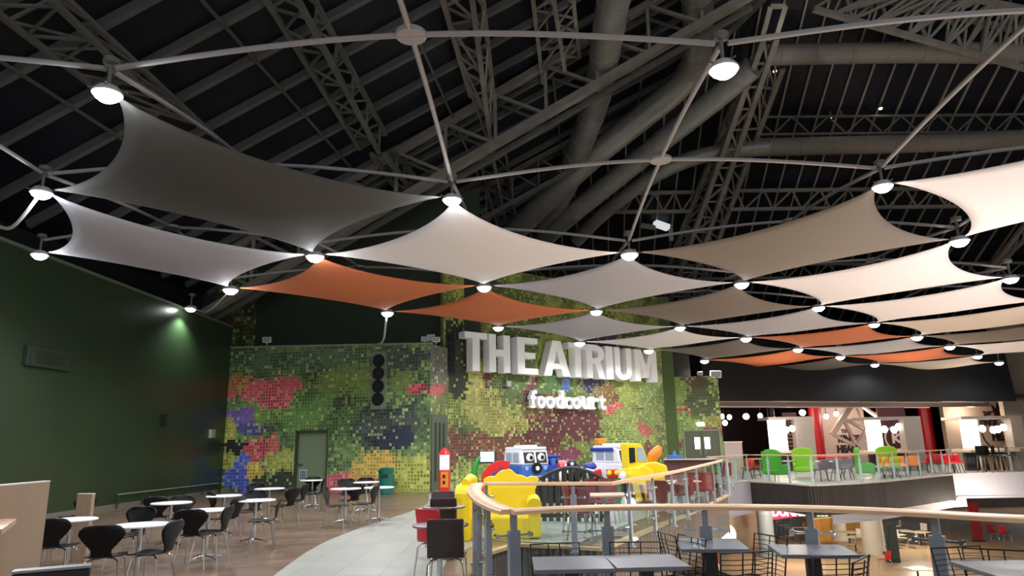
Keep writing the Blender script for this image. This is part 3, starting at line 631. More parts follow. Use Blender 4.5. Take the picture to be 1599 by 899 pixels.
ledge_light(WR.P(1041, 588, -.1), 'white spotlight on the ledge beside the plain green pier', 1.1)
ledge_light(WR.P(1093, 588, -.1), 'small white spotlight on the ledge right of the pier', .8)
ledge_light(WR.P(1118, 594, -.1), 'white spotlight at the outer corner of the right mural panel', 1.6)
# ================================================================ ROOF
AZM = math.radians(6.5); U = Vector((math.sin(AZM), math.cos(AZM), 0)); V = Vector((math.cos(AZM), -math.sin(AZM), 0)); Zv = Vector((0, 0, 1))
W0 = Vector((-12.6, 27, 9.4)); SL, SB = .50, .454
nL = (Zv - V * SL).normalized()
Q = apl(1150, 25, W0, nL); nB = (Zv + U * SB).normalized()
def Lp(px, py, off=0): return apl(px, py, W0 - Zv * off, nL)
def Bp(px, py, off=0): return apl(px, py, Q - Zv * off, nB)
def Rp(px, py, off=0):
    a, b = Lp(px, py, off), Bp(px, py, off); return a if (a - O).length < (b - O).length else b
def lz(d, off=0): return W0.z + SL * d - off
def du(p): r = p - W0; return r.dot(V), r.dot(U)
qd, qu = du(Q)
def P3(d, u, z): return Vector((W0.x, W0.y, 0)) + V * d + U * u + Zv * z
def hipu(d): return qu - (lz(d) - Q.z) / SB
print('roof Q', Q, 'hip u at d0', hipu(0), 'at 30', hipu(30))
DM = 33.0
def roofpanel(pts, m, name):
    mb = MB(); n = len(pts); mb.add(pts + [p + Zv * .15 for p in pts], [tuple(range(n)), tuple(range(2 * n - 1, n - 1, -1))] + [(i, (i + 1) % n, (i + 1) % n + n, i + n) for i in range(n)])
    return struct(name, mb, m)
CLAD = mat('night dark roof glazing', '#191b25', .45, spec=.25)
roofpanel([P3(-2, -34, lz(-2)), P3(DM, -34, lz(DM)), P3(DM, hipu(DM), lz(DM)), P3(-2, hipu(-2), lz(-2))], CLAD, 'ceiling')
zb = lambda u: Q.z - SB * (u - qu)
UE = qu + (Q.z - 5.5) / SB
roofpanel([P3(DM, hipu(DM), lz(DM)), P3(46, hipu(DM), zb(hipu(DM))), P3(46, UE, 5.5), P3(-2, UE, 5.5), P3(-2, hipu(-2), lz(-2))], CLAD, 'ceiling_back')
PUR = mat('purlin steel', '#585b58', .6, vary=.1, scale=2); PURB = mat('glazing bar steel', '#8a857a', .6)
u = -24.0; first = None
while u < hipu(-2) - .5:
    # purlin from the wall up the slope to the hip
    d1 = DM if hipu(DM) > u else min(DM, (lambda a: a)((qu - u) * SB / SL + (Q.z - W0.z) / SL))
    o = MB().bar((0, 0, 0), P3(d1, u, lz(d1, .14)) - P3(-1.5, u, lz(-1.5, .14)), .17, .24).build('roof_purlin', PUR); o.location = P3(-1.5, u, lz(-1.5, .14))
    tag(o, 'grey purlin of the dark left roof slope', 'roof purlin', 'purlins of the left roof slope'); u += 1.7
for d in (2.5, 6.5, 10.5, 14.5, 18.5):
    o = MB().bar((0, 0, 0), P3(d, hipu(d), lz(d, .3)) - P3(d, -24, lz(d, .3)), .07).build('roof_tie_rod', PUR); o.location = P3(d, -24, lz(d, .3))
    tag(o, 'thin tie rod crossing the purlins of the left roof slope', 'tie rod', 'tie rods of the left roof slope')
d = 3.0
while d < 44:
    u0_ = max(hipu(d), hipu(DM)); a = P3(d, u0_, zb(u0_) - .1); b = P3(d, UE - .5, zb(UE - .5) - .1)
    o = MB().bar((0, 0, 0), b - a, .09, .12).build('glazing_bar', PURB); o.location = a
    tag(o, 'pale glazing bar of the dark right roof slope', 'glazing bar', 'glazing bars of the right roof slope'); d += 1.0
# hip beam
o = MB().bar((0, 0, 0), P3(DM, hipu(DM), lz(DM, .3)) - P3(-2, hipu(-2), lz(-2, .3)), .35, .4).build('hip_beam', STEELG); o.location = P3(-2, hipu(-2), lz(-2, .3)); tag(o, 'heavy beam where the two dark roof slopes meet', 'roof beam')

def truss(name, label, chords, n, rc, rw, m, webs, flip=0):
    """chords: list of (p, q); webs: chord index pairs braced in zigzag; every member a part"""
    base = chords[0][0]; t = thing(name, label, 'roof truss', base)
    for p, q in chords: MB().bar(p, q, rc * 2, rc * 2).build('chord', m, t, world=True)
    for a, b in webs:
        for k in range(n):
            A, B = chords[a], chords[b]; s0, s1 = k / n, (k + 1) / n
            p, q = (A[0].lerp(A[1], s0), B[0].lerp(B[1], s1)) if k % 2 == 0 else (B[0].lerp(B[1], s0), A[0].lerp(A[1], s1))
            MB().bar(p, q, rw * 2).build('brace', m, t, world=True)
            if rw > .045: MB().bar(A[0].lerp(A[1], s1), B[0].lerp(B[1], s1), rw * 1.7).build('post', m, t, world=True)
    return t
# main raking trusses climbing the left slope
S0 = Lp(318, 490, 2.4); S1 = Lp(1180, -12, 2.4); print('main truss', S0, S1, du(S0), du(S1))
d0, ua0 = du(S0); d1_, ua1 = du(S1); um = (ua0 + ua1) / 2
def rake(u, d0, d1, label, m, n=14, dep=2.2, wid=0):
    A = [(P3(d0, u, lz(d0, 2.4)), P3(d1, u, lz(d1, 2.4))), (P3(d0, u, lz(d0, .35)), P3(d1, u, lz(d1, .35)))]
    w_ = [(0, 1)]
    if wid: A += [(P3(d0, u + wid, lz(d0, 2.4)), P3(d1, u + wid, lz(d1, 2.4))), (P3(d0, u + wid, lz(d0, .35)), P3(d1, u + wid, lz(d1, .35)))]; w_ += [(2, 3)]
    return truss('raking_truss', label, A, n, .13, .06, m, w_)
t = thing('raking_truss', 'heavy raking box truss climbing from the green wall corner to the top centre', 'roof truss', S0)
TOPA, TOPB = Lp(380, 385, .35), Lp(1010, 8, .35)
ch = [(S0, S1), (Lp(322, 500, 2.4) , Lp(1186, -2, 2.4)), (TOPA, TOPB)]
MB().bar(S0, S1, .34, .3).build('chord', STEEL, t, world=True)
MB().bar(S0 + U * .8 - Zv * .1, S1 + U * .8 - Zv * .1, .2, .2).build('chord', STEELG, t, world=True)
up0 = S0 + Zv * 2.1; up1 = S1 + Zv * 2.1
MB().bar(up0, up1, .3, .28).build('chord', STEEL, t, world=True)
MB().bar(up0 + U * .8, up1 + U * .8, .16, .16).build('chord', STEELG, t, world=True)
n = 11
for k in range(n):
    a, b = S0.lerp(S1, k / n), S0.lerp(S1, (k + 1) / n); ua_, ub_2 = a + Zv * 2.1, b + Zv * 2.1
    MB().bar(ua_, b, .15, .12).build('brace', STEEL, t, world=True); MB().bar(b, ub_2, .13, .13).build('post', STEEL, t, world=True)
    MB().bar(ua_ + U * .8, b + U * .8, .09, .09).build('brace', STEELG, t, world=True)
    MB().bar(a, b + U * .8, .07, .07).build('brace', STEELG, t, world=True)
    MB().bar(ua_, ub_2 + U * .8, .07, .07).build('brace', STEELG, t, world=True)
# second raking truss, further back
def rk2(u, d0, d1, lab, n=12):
    t = thing('raking_truss', lab, 'roof truss', P3(d0, u, lz(d0, 2))); a0, a1 = P3(d0, u, lz(d0, 2.0)), P3(d1, u, lz(d1, 2.0))
    MB().bar(a0, a1, .2, .2).build('chord', STEELG, t, world=True); MB().bar(a0 + Zv * 1.6, a1 + Zv * 1.6, .2, .2).build('chord', STEELG, t, world=True)
    for k in range(n):
        a, b = a0.lerp(a1, k / n), a0.lerp(a1, (k + 1) / n); MB().bar(a + Zv * 1.6, b, .09).build('brace', STEELG, t, world=True); MB().bar(b, b + Zv * 1.6, .09).build('post', STEELG, t, world=True)
rk2(um + 7.5, 0, 16, 'dark raking truss behind the silver ducts')
# triangular trusses spanning towards the back
def tri(label, L1, off=(0.5, 1.6, .5), n=8, rc=.07, rw=.035, m=STEELG):
    """L1: three (px,py,px,py) chord lines read off the photo; offsets below the roof"""
    ch = [(Lp(a, b, o), Lp(c, d_, o)) for (a, b, c, d_), o in zip(L1, off)]
    return truss('triangular_truss', label, ch, n, rc, rw, m, [(0, 1), (1, 2), (2, 0)])
tri('triangular truss crossing the dark roof left of the top centre', [(400, -25, 562, 232), (452, -25, 592, 238), (478, -25, 602, 210)], n=10)
tri('triangular truss in the upper left corner above the charcoal sail', [(-20, 8, 165, 150), (60, -20, 235, 150), (95, -10, 345, 222)], off=(.9, 1.6, .6), n=7, rc=.06, rw=.03)
tri('triangular truss right of the large canopy disc', [(686, -20, 735, 150), (735, -20, 768, 235), (752, -20, 772, 160)], n=7, rc=.08, rw=.035, m=STEEL)
tri('triangular truss behind the heavy raking truss, right of the big disc arms', [(745, 235, 790, 400), (768, 235, 800, 400), (790, 240, 815, 400)], n=8, rc=.06, rw=.03)
tri('triangular truss between the raking truss and the charcoal sail', [(580, 240, 645, 330), (600, 240, 670, 335), (612, 235, 690, 325)], n=5, rc=.08, rw=.04)
tri('triangular truss in the top middle beside the silver duct', [(830, -20, 848, 130), (862, -20, 882, 110), (893, -20, 905, 90)], n=5, rc=.07, rw=.035, m=STEEL)
def btri(label, L1, off, n=8, rc=.07, rw=.035, m=STEEL, webs=((0, 1), (1, 2), (2, 0)), name='triangular_truss'):
    ch = [(Rp(a, b, o), Rp(c, d_, o)) for (a, b, c, d_), o in zip(L1, off)]
    return truss(name, label, ch, n, rc, rw, m, webs)
btri('big lattice truss in the top right corner', [(1270, 14, 1640, 118), (1290, -22, 1640, 60), (1400, -25, 1640, 22)], (2.2, .8, .5), n=13, rc=.11, rw=.06)
btri('flat lattice truss crossing the right roof above the large taupe sail', [(1150, 298, 1640, 292), (1140, 327, 1640, 320)], (.6, 1.4), n=22, rc=.09, rw=.045, webs=((0, 1),), name='lattice_truss')
btri('flat lattice truss left of the leaning mast', [(960, 302, 1085, 300), (960, 331, 1080, 330)], (.6, 1.4), n=8, rc=.09, rw=.045, webs=((0, 1),), name='lattice_truss')
btri('dark lattice truss between the two fabric ducts', [(1180, 183, 1640, 178), (1180, 210, 1640, 205)], (.6, 1.2), n=16, rc=.05, rw=.035, m=STEELG, webs=((0, 1),), name='lattice_truss')
btri('lattice truss low behind the centre taupe sail', [(1000, 415, 1640, 410), (1000, 436, 1640, 430)], (.6, 1.3), n=30, rc=.08, rw=.04, m=STEELG, webs=((0, 1),), name='lattice_truss')
btri('lattice truss low behind the off-white sail', [(800, 420, 990, 418), (800, 440, 990, 438)], (.6, 1.3), n=10, rc=.08, rw=.04, m=STEELG, webs=((0, 1),), name='lattice_truss')
btri('raking strut truss at the right edge behind the white sails', [(1640, 335, 1500, 470), (1640, 300, 1530, 440)], (1.0, 1.6), n=8, rc=.1, rw=.05, webs=((0, 1),), name='lattice_truss')
# the leaning mast of four chords
mz = [((1192, 60), (1042, 480)), ((1212, 60), (1066, 480)), ((1172, 95), (1018, 480)), ((1222, 105), (1082, 480))]
offm = (2.4, 2.4, 1.2, 1.2); chm = []
for (a, b), o_ in zip(mz, offm): chm.append((Rp(*a, o_), Rp(*b, o_)))
truss('leaning_mast', 'tall leaning four-chord lattice mast right of the silver ducts', chm, 16, .13, .05, STEEL, [(0, 2), (0, 1), (1, 3)])
# white bracket at the top of the mast
bt = MB(); f0 = Bp(1206, 8, 1.2); 
ring = [Bp(*q, 1.2) for q in ((1203, 10), (1226, 10), (1211, 60), (1190, 60))]
for a, b in zip(ring, ring[1:] + ring[:1]): bt.bar(a, b, .22, .12)
tag(bt.build('mast_bracket', mat('white bracket', '#b9b8b0', .5)), 'white painted rectangular bracket at the head of the leaning mast', 'bracket')
# ducts
DUCT = mat('silver spiral duct', '#8a8a85', .4, .25, vary=.12, scale=3, stretch=(1, 1, 1)); DFAB = mat('ribbed fabric duct', '#7d7870', .6, vary=.08, scale=10)
def duct(pts, r, label, m=DUCT, rings=True, off=None, plane='B', cat='duct', name='air_duct'):
    P_ = [Rp(p[0], p[1], p[2]) for p in pts]; P_ = smooth_path(P_, 5) if len(P_) > 2 else P_
    t = thing(name, label, cat, P_[0]); MB().tube(P_, r, 20).build('pipe', m, t, smooth=True, world=True)
    if rings:
        L = 0; nxt = .8
        for a, b in zip(P_, P_[1:]):
            seg = (b - a).length
            while nxt < L + seg:
                c = a.lerp(b, (nxt - L) / seg); d = (b - a).normalized(); MB().tube([c - d * .03, c + d * .03], r + .025, 20).build('seam_ring', m, t, smooth=True, world=True); nxt += 1.6
            L += seg
    return t
duct([(962, -30, 1.5), (945, 80, 1.5), (930, 160, 1.5), (905, 230, 1.5), (880, 300, 1.6), (845, 350, 1.8)], .58, 'silver duct dropping from the top centre behind the raking truss')
duct([(1088, -30, 1.2), (1088, 80, 1.2), (1065, 130, 1.4), (1000, 185, 1.6), (925, 245, 1.8), (850, 315, 2), (790, 375, 2.2)], .62, 'silver duct bending down from the top and running diagonally, upper of the pair')
duct([(1175, 105, 2.6), (1120, 152, 2.6), (1040, 215, 2.6), (960, 280, 2.6), (880, 345, 2.6), (820, 400, 2.6)], .55, 'silver diagonal duct, lower of the pair')
duct([(1200, 230, 1.8), (1120, 238, 1.8), (1060, 255, 1.9), (1005, 285, 2.0), (940, 335, 2.1), (900, 375, 2.1)], .42, 'thin silver duct branching off the lower fabric duct')
duct([(1190, 86, 1.6), (1420, 82, 1.6), (1640, 84, 1.6)], .48, 'ribbed fabric duct along the right roof, upper one', DFAB, True)
duct([(1175, 230, 1.6), (1420, 224, 1.6), (1640, 215, 1.6)], .48, 'ribbed fabric duct along the right roof, lower one', DFAB, True)
# small lights up in the roof
for i, (px, py, lab) in enumerate(((1210, 111, 'small roof light left of the pair near the mast head'), (1217, 118, 'small roof light right of the pair near the mast head'), (1297, 182, 'small roof light, left of the pair over the dark lattice truss'), (1314, 181, 'small roof light, right of the pair over the dark lattice truss'), (1375, 169, 'single small roof light right of the others'))):
    p = Bp(px, py, .5); t = thing('roof_downlight', lab, 'ceiling light', p, 0, 'small roof lights')
    MB().lathe([(.05, .3), (.05, .1), (.12, .06), (.12, 0)], n=12).build('housing', STEELG, t); MB().ball((0, 0, 0), .085, 10, 6).build('bulb', mat('small bulb', '#ffe9d8', .3, emit=9), t, smooth=True)
p = Bp(1033, 352, .4); t = thing('roof_flood_lamp', 'white lamp head reflecting in the roof glazing above the taupe sail', 'lamp', p)
m = MB(); m.box((0, 0, 0), (1.0, .5, .35), rz=.3, ry=.25); m.build('head', mat('pale lamp body', '#cdd0cd', .3, emit=.5), t, bevel=.05); MB().box((.55, 0, -.5), (.25, .2, 1.0)).build('bracket', mat('pale lamp arm', '#a9aaa6', .4), t)
MB().box((-.85, 0, -.05), (.9, .4, .2), ry=.2).build('reflector', mat('lamp reflector', '#8a8d8a', .3), t)
ow = MB(); ow.prism([(-36, 0), (hipu(-2) + 30, 0), (hipu(-2) + 30, 10), (-36, 10)], P3(-1.9, 0, 0), U, (0, 0, 1), -V * .2); struct('wall_outer_left', ow, mat('night outer wall', '#14171c', .7))
rwm = MB(); rwm.prism([(-40, 0), (UE - 0, 0), (UE - 0, 26), (-40, 26)], P3(45.8, 0, 0), U, (0, 0, 1), V * .2); struct('wall_right', rwm, mat('night outer wall', '#14171c', .7))
# ================================================================ BALUSTRADES
def pj(p):
    x, y, z = p[0], p[1], p[2] - EYE; fw = y * math.cos(PITCH) + z * math.sin(PITCH); up = z * math.cos(PITCH) - y * math.sin(PITCH)
    X, Y = x / fw * FPX, -up / fw * FPX; c, s = math.cos(ROLL), math.sin(ROLL); return 799.5 + c * X + s * Y, 449.5 - s * X + c * Y
def sweep(path, w_, h_):
    P = [Vector(p) for p in path]; vs = []
    for i, p in enumerate(P):
        d = (P[min(i + 1, len(P) - 1)] - P[max(i - 1, 0)]); d.z = 0; d.normalize(); n = Vector((d.y, -d.x, 0)); b = h_ * .25
        for x, z in ((-1, -1), (1, -1), (1, .4), (.8, 1), (-.8, 1), (-1, .4)): vs.append(p + n * (x * w_ / 2) + Vector((0, 0, z * h_ / 2)))
    m = 6; mb = MB(); fs = [(i * m + k, i * m + (k + 1) % m, (i + 1) * m + (k + 1) % m, (i + 1) * m + k) for i in range(len(P) - 1) for k in range(m)]
    fs += [tuple(range(m)), tuple((len(P) - 1) * m + k for k in reversed(range(m)))]; mb.add(vs, fs); return mb
GPOST = mat('pale far post paint', '#9fb0b2', .4)
def along(path, s):
    for a, b in zip(path, path[1:]):
        L = (b - a).length
        if s <= L: return a.lerp(b, s / L), (b - a).normalized()
        s -= L
    return path[-1].copy(), (path[-1] - path[-2]).normalized()
def plen(path): return sum((b - a).length for a, b in zip(path, path[1:]))
def param_at_px(path, px):
    best = None; L = plen(path)
    for k in range(400):
        s = L * k / 399; e = abs(pj(along(path, s)[0])[0] - px)
        if best is None or e < best[0]: best = (e, s)
    return best[1]
def balustrade(label, path, ss, wr=.2, pw=.11, pm=None, clamps=True, rail_m=None, zrail=RZ, hr=.045, glass=True):
    pm = pm or POST; t = thing('glass_balustrade', label, 'balustrade', Vector((path[0].x, path[0].y, 0)))
    sweep([p - Vector((0, 0, hr / 2)) for p in path], wr, hr).build('handrail', rail_m or WOOD, t, smooth=True, world=True)
    Ps = []
    for s in ss:
        p, d = along(path, s); Ps.append((p, d)); m = MB(); b = Vector((p.x, p.y, 0)); n = Vector((d.y, -d.x, 0)); rz = math.atan2(d.y, d.x)
        m.box(b + Vector((0, 0, .43)), (pw, pw * .55, .86), rz); m.box(b + Vector((0, 0, .94)), (pw * .5, pw * .4, zrail - .88 ), rz); m.box(b + Vector((0, 0, .012)), (pw * 1.5, pw * 1.1, .024), rz)
        po = m.build('post', pm, t, world=True)
        if clamps:
            for z in (.82, .32):
                c = MB(); q = b + Vector((0, 0, z)); c.bar(q - d * .17, q + d * .17, .022, .018); c.tube([q - d * .17 - n * .02, q - d * .17 + n * .03], .022, 8); c.tube([q + d * .17 - n * .02, q + d * .17 + n * .03], .022, 8)
                o = c.build('glass_clamp', CHROME, t, world=True); o.parent = po
    if glass:
        for (p, d), (q, e) in zip(Ps, Ps[1:]):
            s0 = .09 if clamps else .06; a, b = p.lerp(q, s0 / max(.3, (q - p).length)), q.lerp(p, s0 / max(.3, (q - p).length)); dd = (b - a).normalized(); n = Vector((dd.y, -dd.x, 0)) * .006
            m = MB(); vs = []
            for z in (.08, .96):
                for k in (a - n, b - n, b + n, a + n): vs.append(Vector((k.x, k.y, z)))
            m.add(vs, [(3, 2, 1, 0), (4, 5, 6, 7)] + [(i, (i + 1) % 4, (i + 1) % 4 + 4, i + 4) for i in range(4)]); m.build('glass_pane', GLASS, t, world=True)
    return t
nr = smooth_path(near_rail, 6); tpth = smooth_path(tip_rail, 6)
near_ss = [.35, param_at_px(nr, 1640)] + [param_at_px(nr, x) for x in (1457, 1263, 1100, 946)] + [plen(nr) - .03]
balustrade('curving glass balustrade with broad pale wood handrail across the foreground', nr, sorted(near_ss))
LT = plen(tpth); balustrade('glass balustrade running back from the foreground corner, seen end on past the yellow play seat', tpth, [LT * k for k in (.22, .42, .62, .8, .97)])
ir = smooth_path(in_rail[:3], 1) + smooth_path(in_rail[2:], 4)[1:]
LI = plen(ir); balustrade('inner glass balustrade with thin wood handrail before the play area', ir, [.25 + 1.42 * k for k in range(int((LI - .3) / 1.42) + 1)], wr=.09, pw=.09, hr=.05)
fr_ = [Vector((p[0], p[1] + .06, RZ)) for p in ([void2[3], (void2[3][0] + .35, void2[3][1] + 1.6), (c0.x - .6, c0.y - .4), (c0.x, c0.y)] + e2)]
fr_ = [Vector((c0.x - .2, c0.y + .05, RZ))] + [Vector((p[0], p[1] + .1, RZ)) for p in e2]
LF = plen(fr_); FWOOD = mat('far handrail', '#b89a80', .35)
balustrade('glass balustrade curving across the far side of the void, before the green armchairs', fr_, [.05 + 1.12 * k for k in range(int(LF / 1.12) + 1)], wr=.08, pw=.08, pm=GPOST, rail_m=FWOOD, clamps=False)
f2 = [Vector((e2[-1][0] + .1, e2[-1][1] + .2, RZ))] + [Vector((p[0], p[1] + .1, RZ)) for p in wb[1:3]] + [Vector((33, 34, RZ))]
L2 = plen(f2); balustrade('glass balustrade above the white fascia at far right', f2, [.6 + 1.25 * k for k in range(int(L2 / 1.25) + 1)], wr=.08, pw=.08, pm=GPOST, rail_m=FWOOD, clamps=False)
ll = [Vector((c0.x - .2, c0.y + .1, RZ)), Vector((void2[3][0] + .3, void2[3][1] + 2, RZ)), Vector((void2[3][0] + .1, void2[3][1] + .1, RZ))]
balustrade('short glass balustrade joining the inner rail to the far side', ll, [.7, 2.2, 3.7, 5.2, plen(ll) - .2], wr=.08, pw=.09, pm=GPOST, rail_m=FWOOD, clamps=False)
# low handrail fixed along the dark green wall
hr = thing('wall_handrail', 'thin handrail running along the foot of the dark green wall', 'handrail', WL.at(0, 0, 0))
h0, h1 = WL.P(184, 772, .12), WL.P(342, 754, .12); MB().tube([h0, h1], .022, 8).build('rail', mat('handrail grey green', '#7a8574', .4), hr, smooth=True, world=True)
for k in range(6):
    p = h0.lerp(h1, k / 5); MB().bar((p.x, p.y, 0), p, .035).build('post', mat('handrail post', '#2a3326', .5), hr, world=True)
# ================================================================ SEATING
def chair_shell(path, m, n=10, th=.012):
    """one curved shell: path = (y, z, half width) from the seat front to the top of the back"""
    P = path; vs = []; k = len(P)
    for i, (y, z, w_) in enumerate(P):
        for j in range(n + 1):
            t = -1 + 2 * j / n; bow = (t * t) * .035 * min(1, max(0, (i - k * .35) / (k * .3)))
            vs.append(Vector((w_ * t, y + bow, z + (t * t) * .012 * (i < k * .4))))
    mb = MB(); mb.add(vs, [(i * (n + 1) + j, (i + 1) * (n + 1) + j, (i + 1) * (n + 1) + j + 1, i * (n + 1) + j + 1) for i in range(k - 1) for j in range(n)]); return mb
def solid(o, t):
    s_ = o.modifiers.new('thickness', 'SOLIDIFY'); s_.thickness = t; s_.offset = 0; return o
def ant_chair(label, name='shell_chair'):
    t = thing(name, label, 'chair')
    P = [(.23, .425, .10), (.225, .435, .17), (.2, .445, .2), (.12, .445, .215), (.02, .44, .215), (-.08, .44, .2), (-.15, .445, .165), (-.195, .465, .12), (-.215, .5, .105), (-.225, .54, .11), (-.235, .6, .165), (-.25, .66, .215), (-.265, .71, .245), (-.28, .76, .235), (-.29, .80, .19), (-.295, .82, .11)]
    solid(chair_shell(P, BLACK).build('shell', BLACK, t, smooth=True), .012)
    for sx in (-1, 1):
        for sy in (-1, 1):
            MB().tube([(0.0, 0, .425), (sx * .12, sy * .1, .425), (sx * .17, sy * .15, .40), (sx * .22, sy * .21, .02), (sx * .222, sy * .212, 0)], .009, 8).build('leg', CHROME, t, smooth=True)
    MB().lathe([(.02, .41), (.06, .412), (.06, .43), (.02, .434)], n=12).build('hub_plate', CHROME, t)
    return t
def round_table(name, label, r, top_m, base_m, star=True):
    t = thing(name, label, 'table')
    MB().lathe([(.01, .715), (r - .01, .715), (r, .722), (r, .735), (r - .01, .74), (.01, .74)], n=36).build('tabletop', top_m, t, smooth=True)
    MB().tube([(0, 0, .05), (0, 0, .715)], .028, 12).build('column', base_m, t, smooth=True)
    if star:
        for k in range(4):
            a = k * PI / 2 + .5; c, s = math.cos(a), math.sin(a)
            MB().tube([(c * .03, s * .03, .07), (c * .16, s * .16, .055), (c * .27, s * .27, .02)], [.02, .016, .012], 8).build('foot', base_m, t, smooth=True)
    else:
        MB().lathe([(.21, 0), (.22, .01), (.2, .03), (.06, .05), (.03, .08)], n=28).build('base', base_m, t, smooth=True)
    return t
def place(root, first, loc, rz, label, group=None, sc=None):
    if first:
        root.location = loc; root.rotation_euler = (0, 0, rz); root['label'] = label
        if group: root['group'] = group
        if sc: root.scale = sc
        return root
    return dup(root, loc, rz, label, group, sc)
G = 'black shell chairs by the green wall'
CH = [  # photo point of the back's middle, facing in degrees (0 = right, 90 = away)
 (78, 829, 66, 'black shell chair right beside the pale wood partition'), (158, 842, 76, 'black shell chair with its back to us, left of the nearest round white table'), (221, 808, -95, 'black shell chair behind the nearest round white table'),
 (244, 789, 70, 'black shell chair against the wall handrail, left of the big back'), (272, 833, 178, 'black shell chair in profile, right of the nearest round white table'), (297, 813, 68, 'black shell chair with wide back to us, right of the nearest table'),
 (283, 788, -60, 'black shell chair behind the wide backed one, close to the wall'), (357, 806, 182, 'black shell chair in profile right of the second nearest white table'), (329, 780, 20, 'black shell chair left of the white table by the blue patch of the mural'),
 (373, 789, 170, 'black shell chair just right of the table by the blue patch'), (400, 778, -95, 'black shell chair behind the white table in the middle of the row'), (436, 791, 195, 'black shell chair right of the middle white table, turned three quarters'),
 (401, 765, -100, 'small far black shell chair peeking over the middle table'), (458, 773, 140, 'black shell chair left of the green door, its back to us'), (477, 766, 175, 'black shell chair in front of the green door'),
 (489, 753, -90, 'black shell chair behind the table in front of the green door'), (508, 773, 0, 'black shell chair left of the rightmost near white table'), (505, 757, 200, 'black shell chair behind left of the rightmost near white table'),
 (556, 766, 120, 'black shell chair behind right of the rightmost near white table'), (587, 770, 170, 'rightmost black shell chair, beside the teal bin'), (571, 755, -95, 'far black shell chair behind the table near the teal bin'),
 (541, 757, -70, 'black shell chair over the rightmost near white table'), (134, 788, 160, 'black shell chair in profile beside the short wood board'), (52, 812, 30, 'black shell chair half behind the pale wood partition')]
c0_ = ant_chair('x')
for i, (px, py, f, lab) in enumerate(CH):
    p = az(px, py, .66); f = f + math.degrees(math.atan2(p.y, p.x)) - 90 if f in (55, 62, 40, 30, 88) or 10 <= f <= 140 else f; a = math.radians(f); x, y = p.x + .25 * math.cos(a), p.y + .25 * math.sin(a); place(c0_, i == 0, (x, y, 0), a - PI / 2, lab, G)
TB = [(220, 818, .33, 'nearest round white cafe table, left foreground'), (110, 810, .33, 'round white cafe table between the wood partition and the short board'), (350, 773, .36, 'round white cafe table before the blue patch of the mural'),
 (400, 780, .33, 'round white cafe table in the middle of the row, behind a chair'), (421, 762, .33, 'round white cafe table before the left edge of the green door'), (540, 762, .33, 'round white cafe table standing alone, rightmost of the near ones'),
 (488, 749, .36, 'far round white cafe table right in front of the green door'), (326, 795, .3, 'round white cafe table behind the wide backed chair'), (268, 784, .3, 'round white cafe table close to the handrail, mostly behind chairs'),
 (572, 752, .3, 'far round white cafe table, left of the teal bin'), (592, 760, .26, 'round white cafe table, rightmost, touching the teal bin')]
t0_ = round_table('cafe_table', 'x', .34, WHITE, CHROME)
for i, (px, py, r, lab) in enumerate(TB):
    p = az(px, py, .74); place(t0_, i == 0, (p.x, p.y, 0), .3 * i, lab, 'round white cafe tables')
# dark tables and plywood chairs by the corner of the balustrade
WENGE = mat('dark wenge laminate', '#352a2a', .4); REDL = mat('red laminate', '#c01f2b', .3); WINE = mat('wine red laminate', '#6d2226', .4); WTOP = mat('dark table top', '#5d5156', .35)
def ply_chair(label, m, name='plywood_chair', h=.86):
    t = thing(name, label, 'chair')
    P = [(.22, .42, .19), (.2, .44, .2), (.1, .45, .2), (-.05, .445, .2), (-.14, .445, .2), (-.185, .46, .2), (-.205, .5, .2), (-.215, .58, .2), (-.235, .7, .2), (-.255, .8, .2), (-.265, h - .01, .197), (-.267, h, .185)]
    solid(chair_shell(P, m).build('shell', m, t, smooth=True), .014)
    for sx in (-1, 1):
        for sy in (-1, 1):
            MB().tube([(sx * .1, sy * .1, .43), (sx * .16, sy * .16, .425), (sx * .19, sy * .19, .38), (sx * .22, sy * .23, 0)], .011, 8).build('leg', CHROME, t, smooth=True)
    return t
p1 = az(688, 818, .74); t1_ = round_table('dark_round_table', 'nearer round dark table beside the balustrade corner', .33, WTOP, CHROME, False); t1_.location = (p1.x, p1.y, 0)
p2_ = az(693, 790, .74); dup(t1_, (p2_.x, p2_.y, 0), 0, 'farther round dark table beside the yellow play seat')
ch1 = ply_chair('dark brown plywood chair nearest to us, its back covering the round table', WENGE)
def pp(root, first, px, py, z, f, lab, group=None):
    p = az(px, py, z); a = math.radians(f); return place(root, first, (p.x + .25 * math.cos(a), p.y + .25 * math.sin(a), 0), a - PI / 2, lab, group)
pp(ch1, True, 695, 850, .6, 90, ch1['label'])
pp(ch1, False, 692, 804, .62, 88, 'dark brown plywood chair between the two round dark tables')
pp(ch1, False, 692, 780, .72, -92, 'dark brown plywood chair behind the farther round dark table')
ch2 = ply_chair('bright red plywood chair left of the nearer round dark table', REDL); pp(ch2, True, 665, 826, .62, 55, ch2['label'])
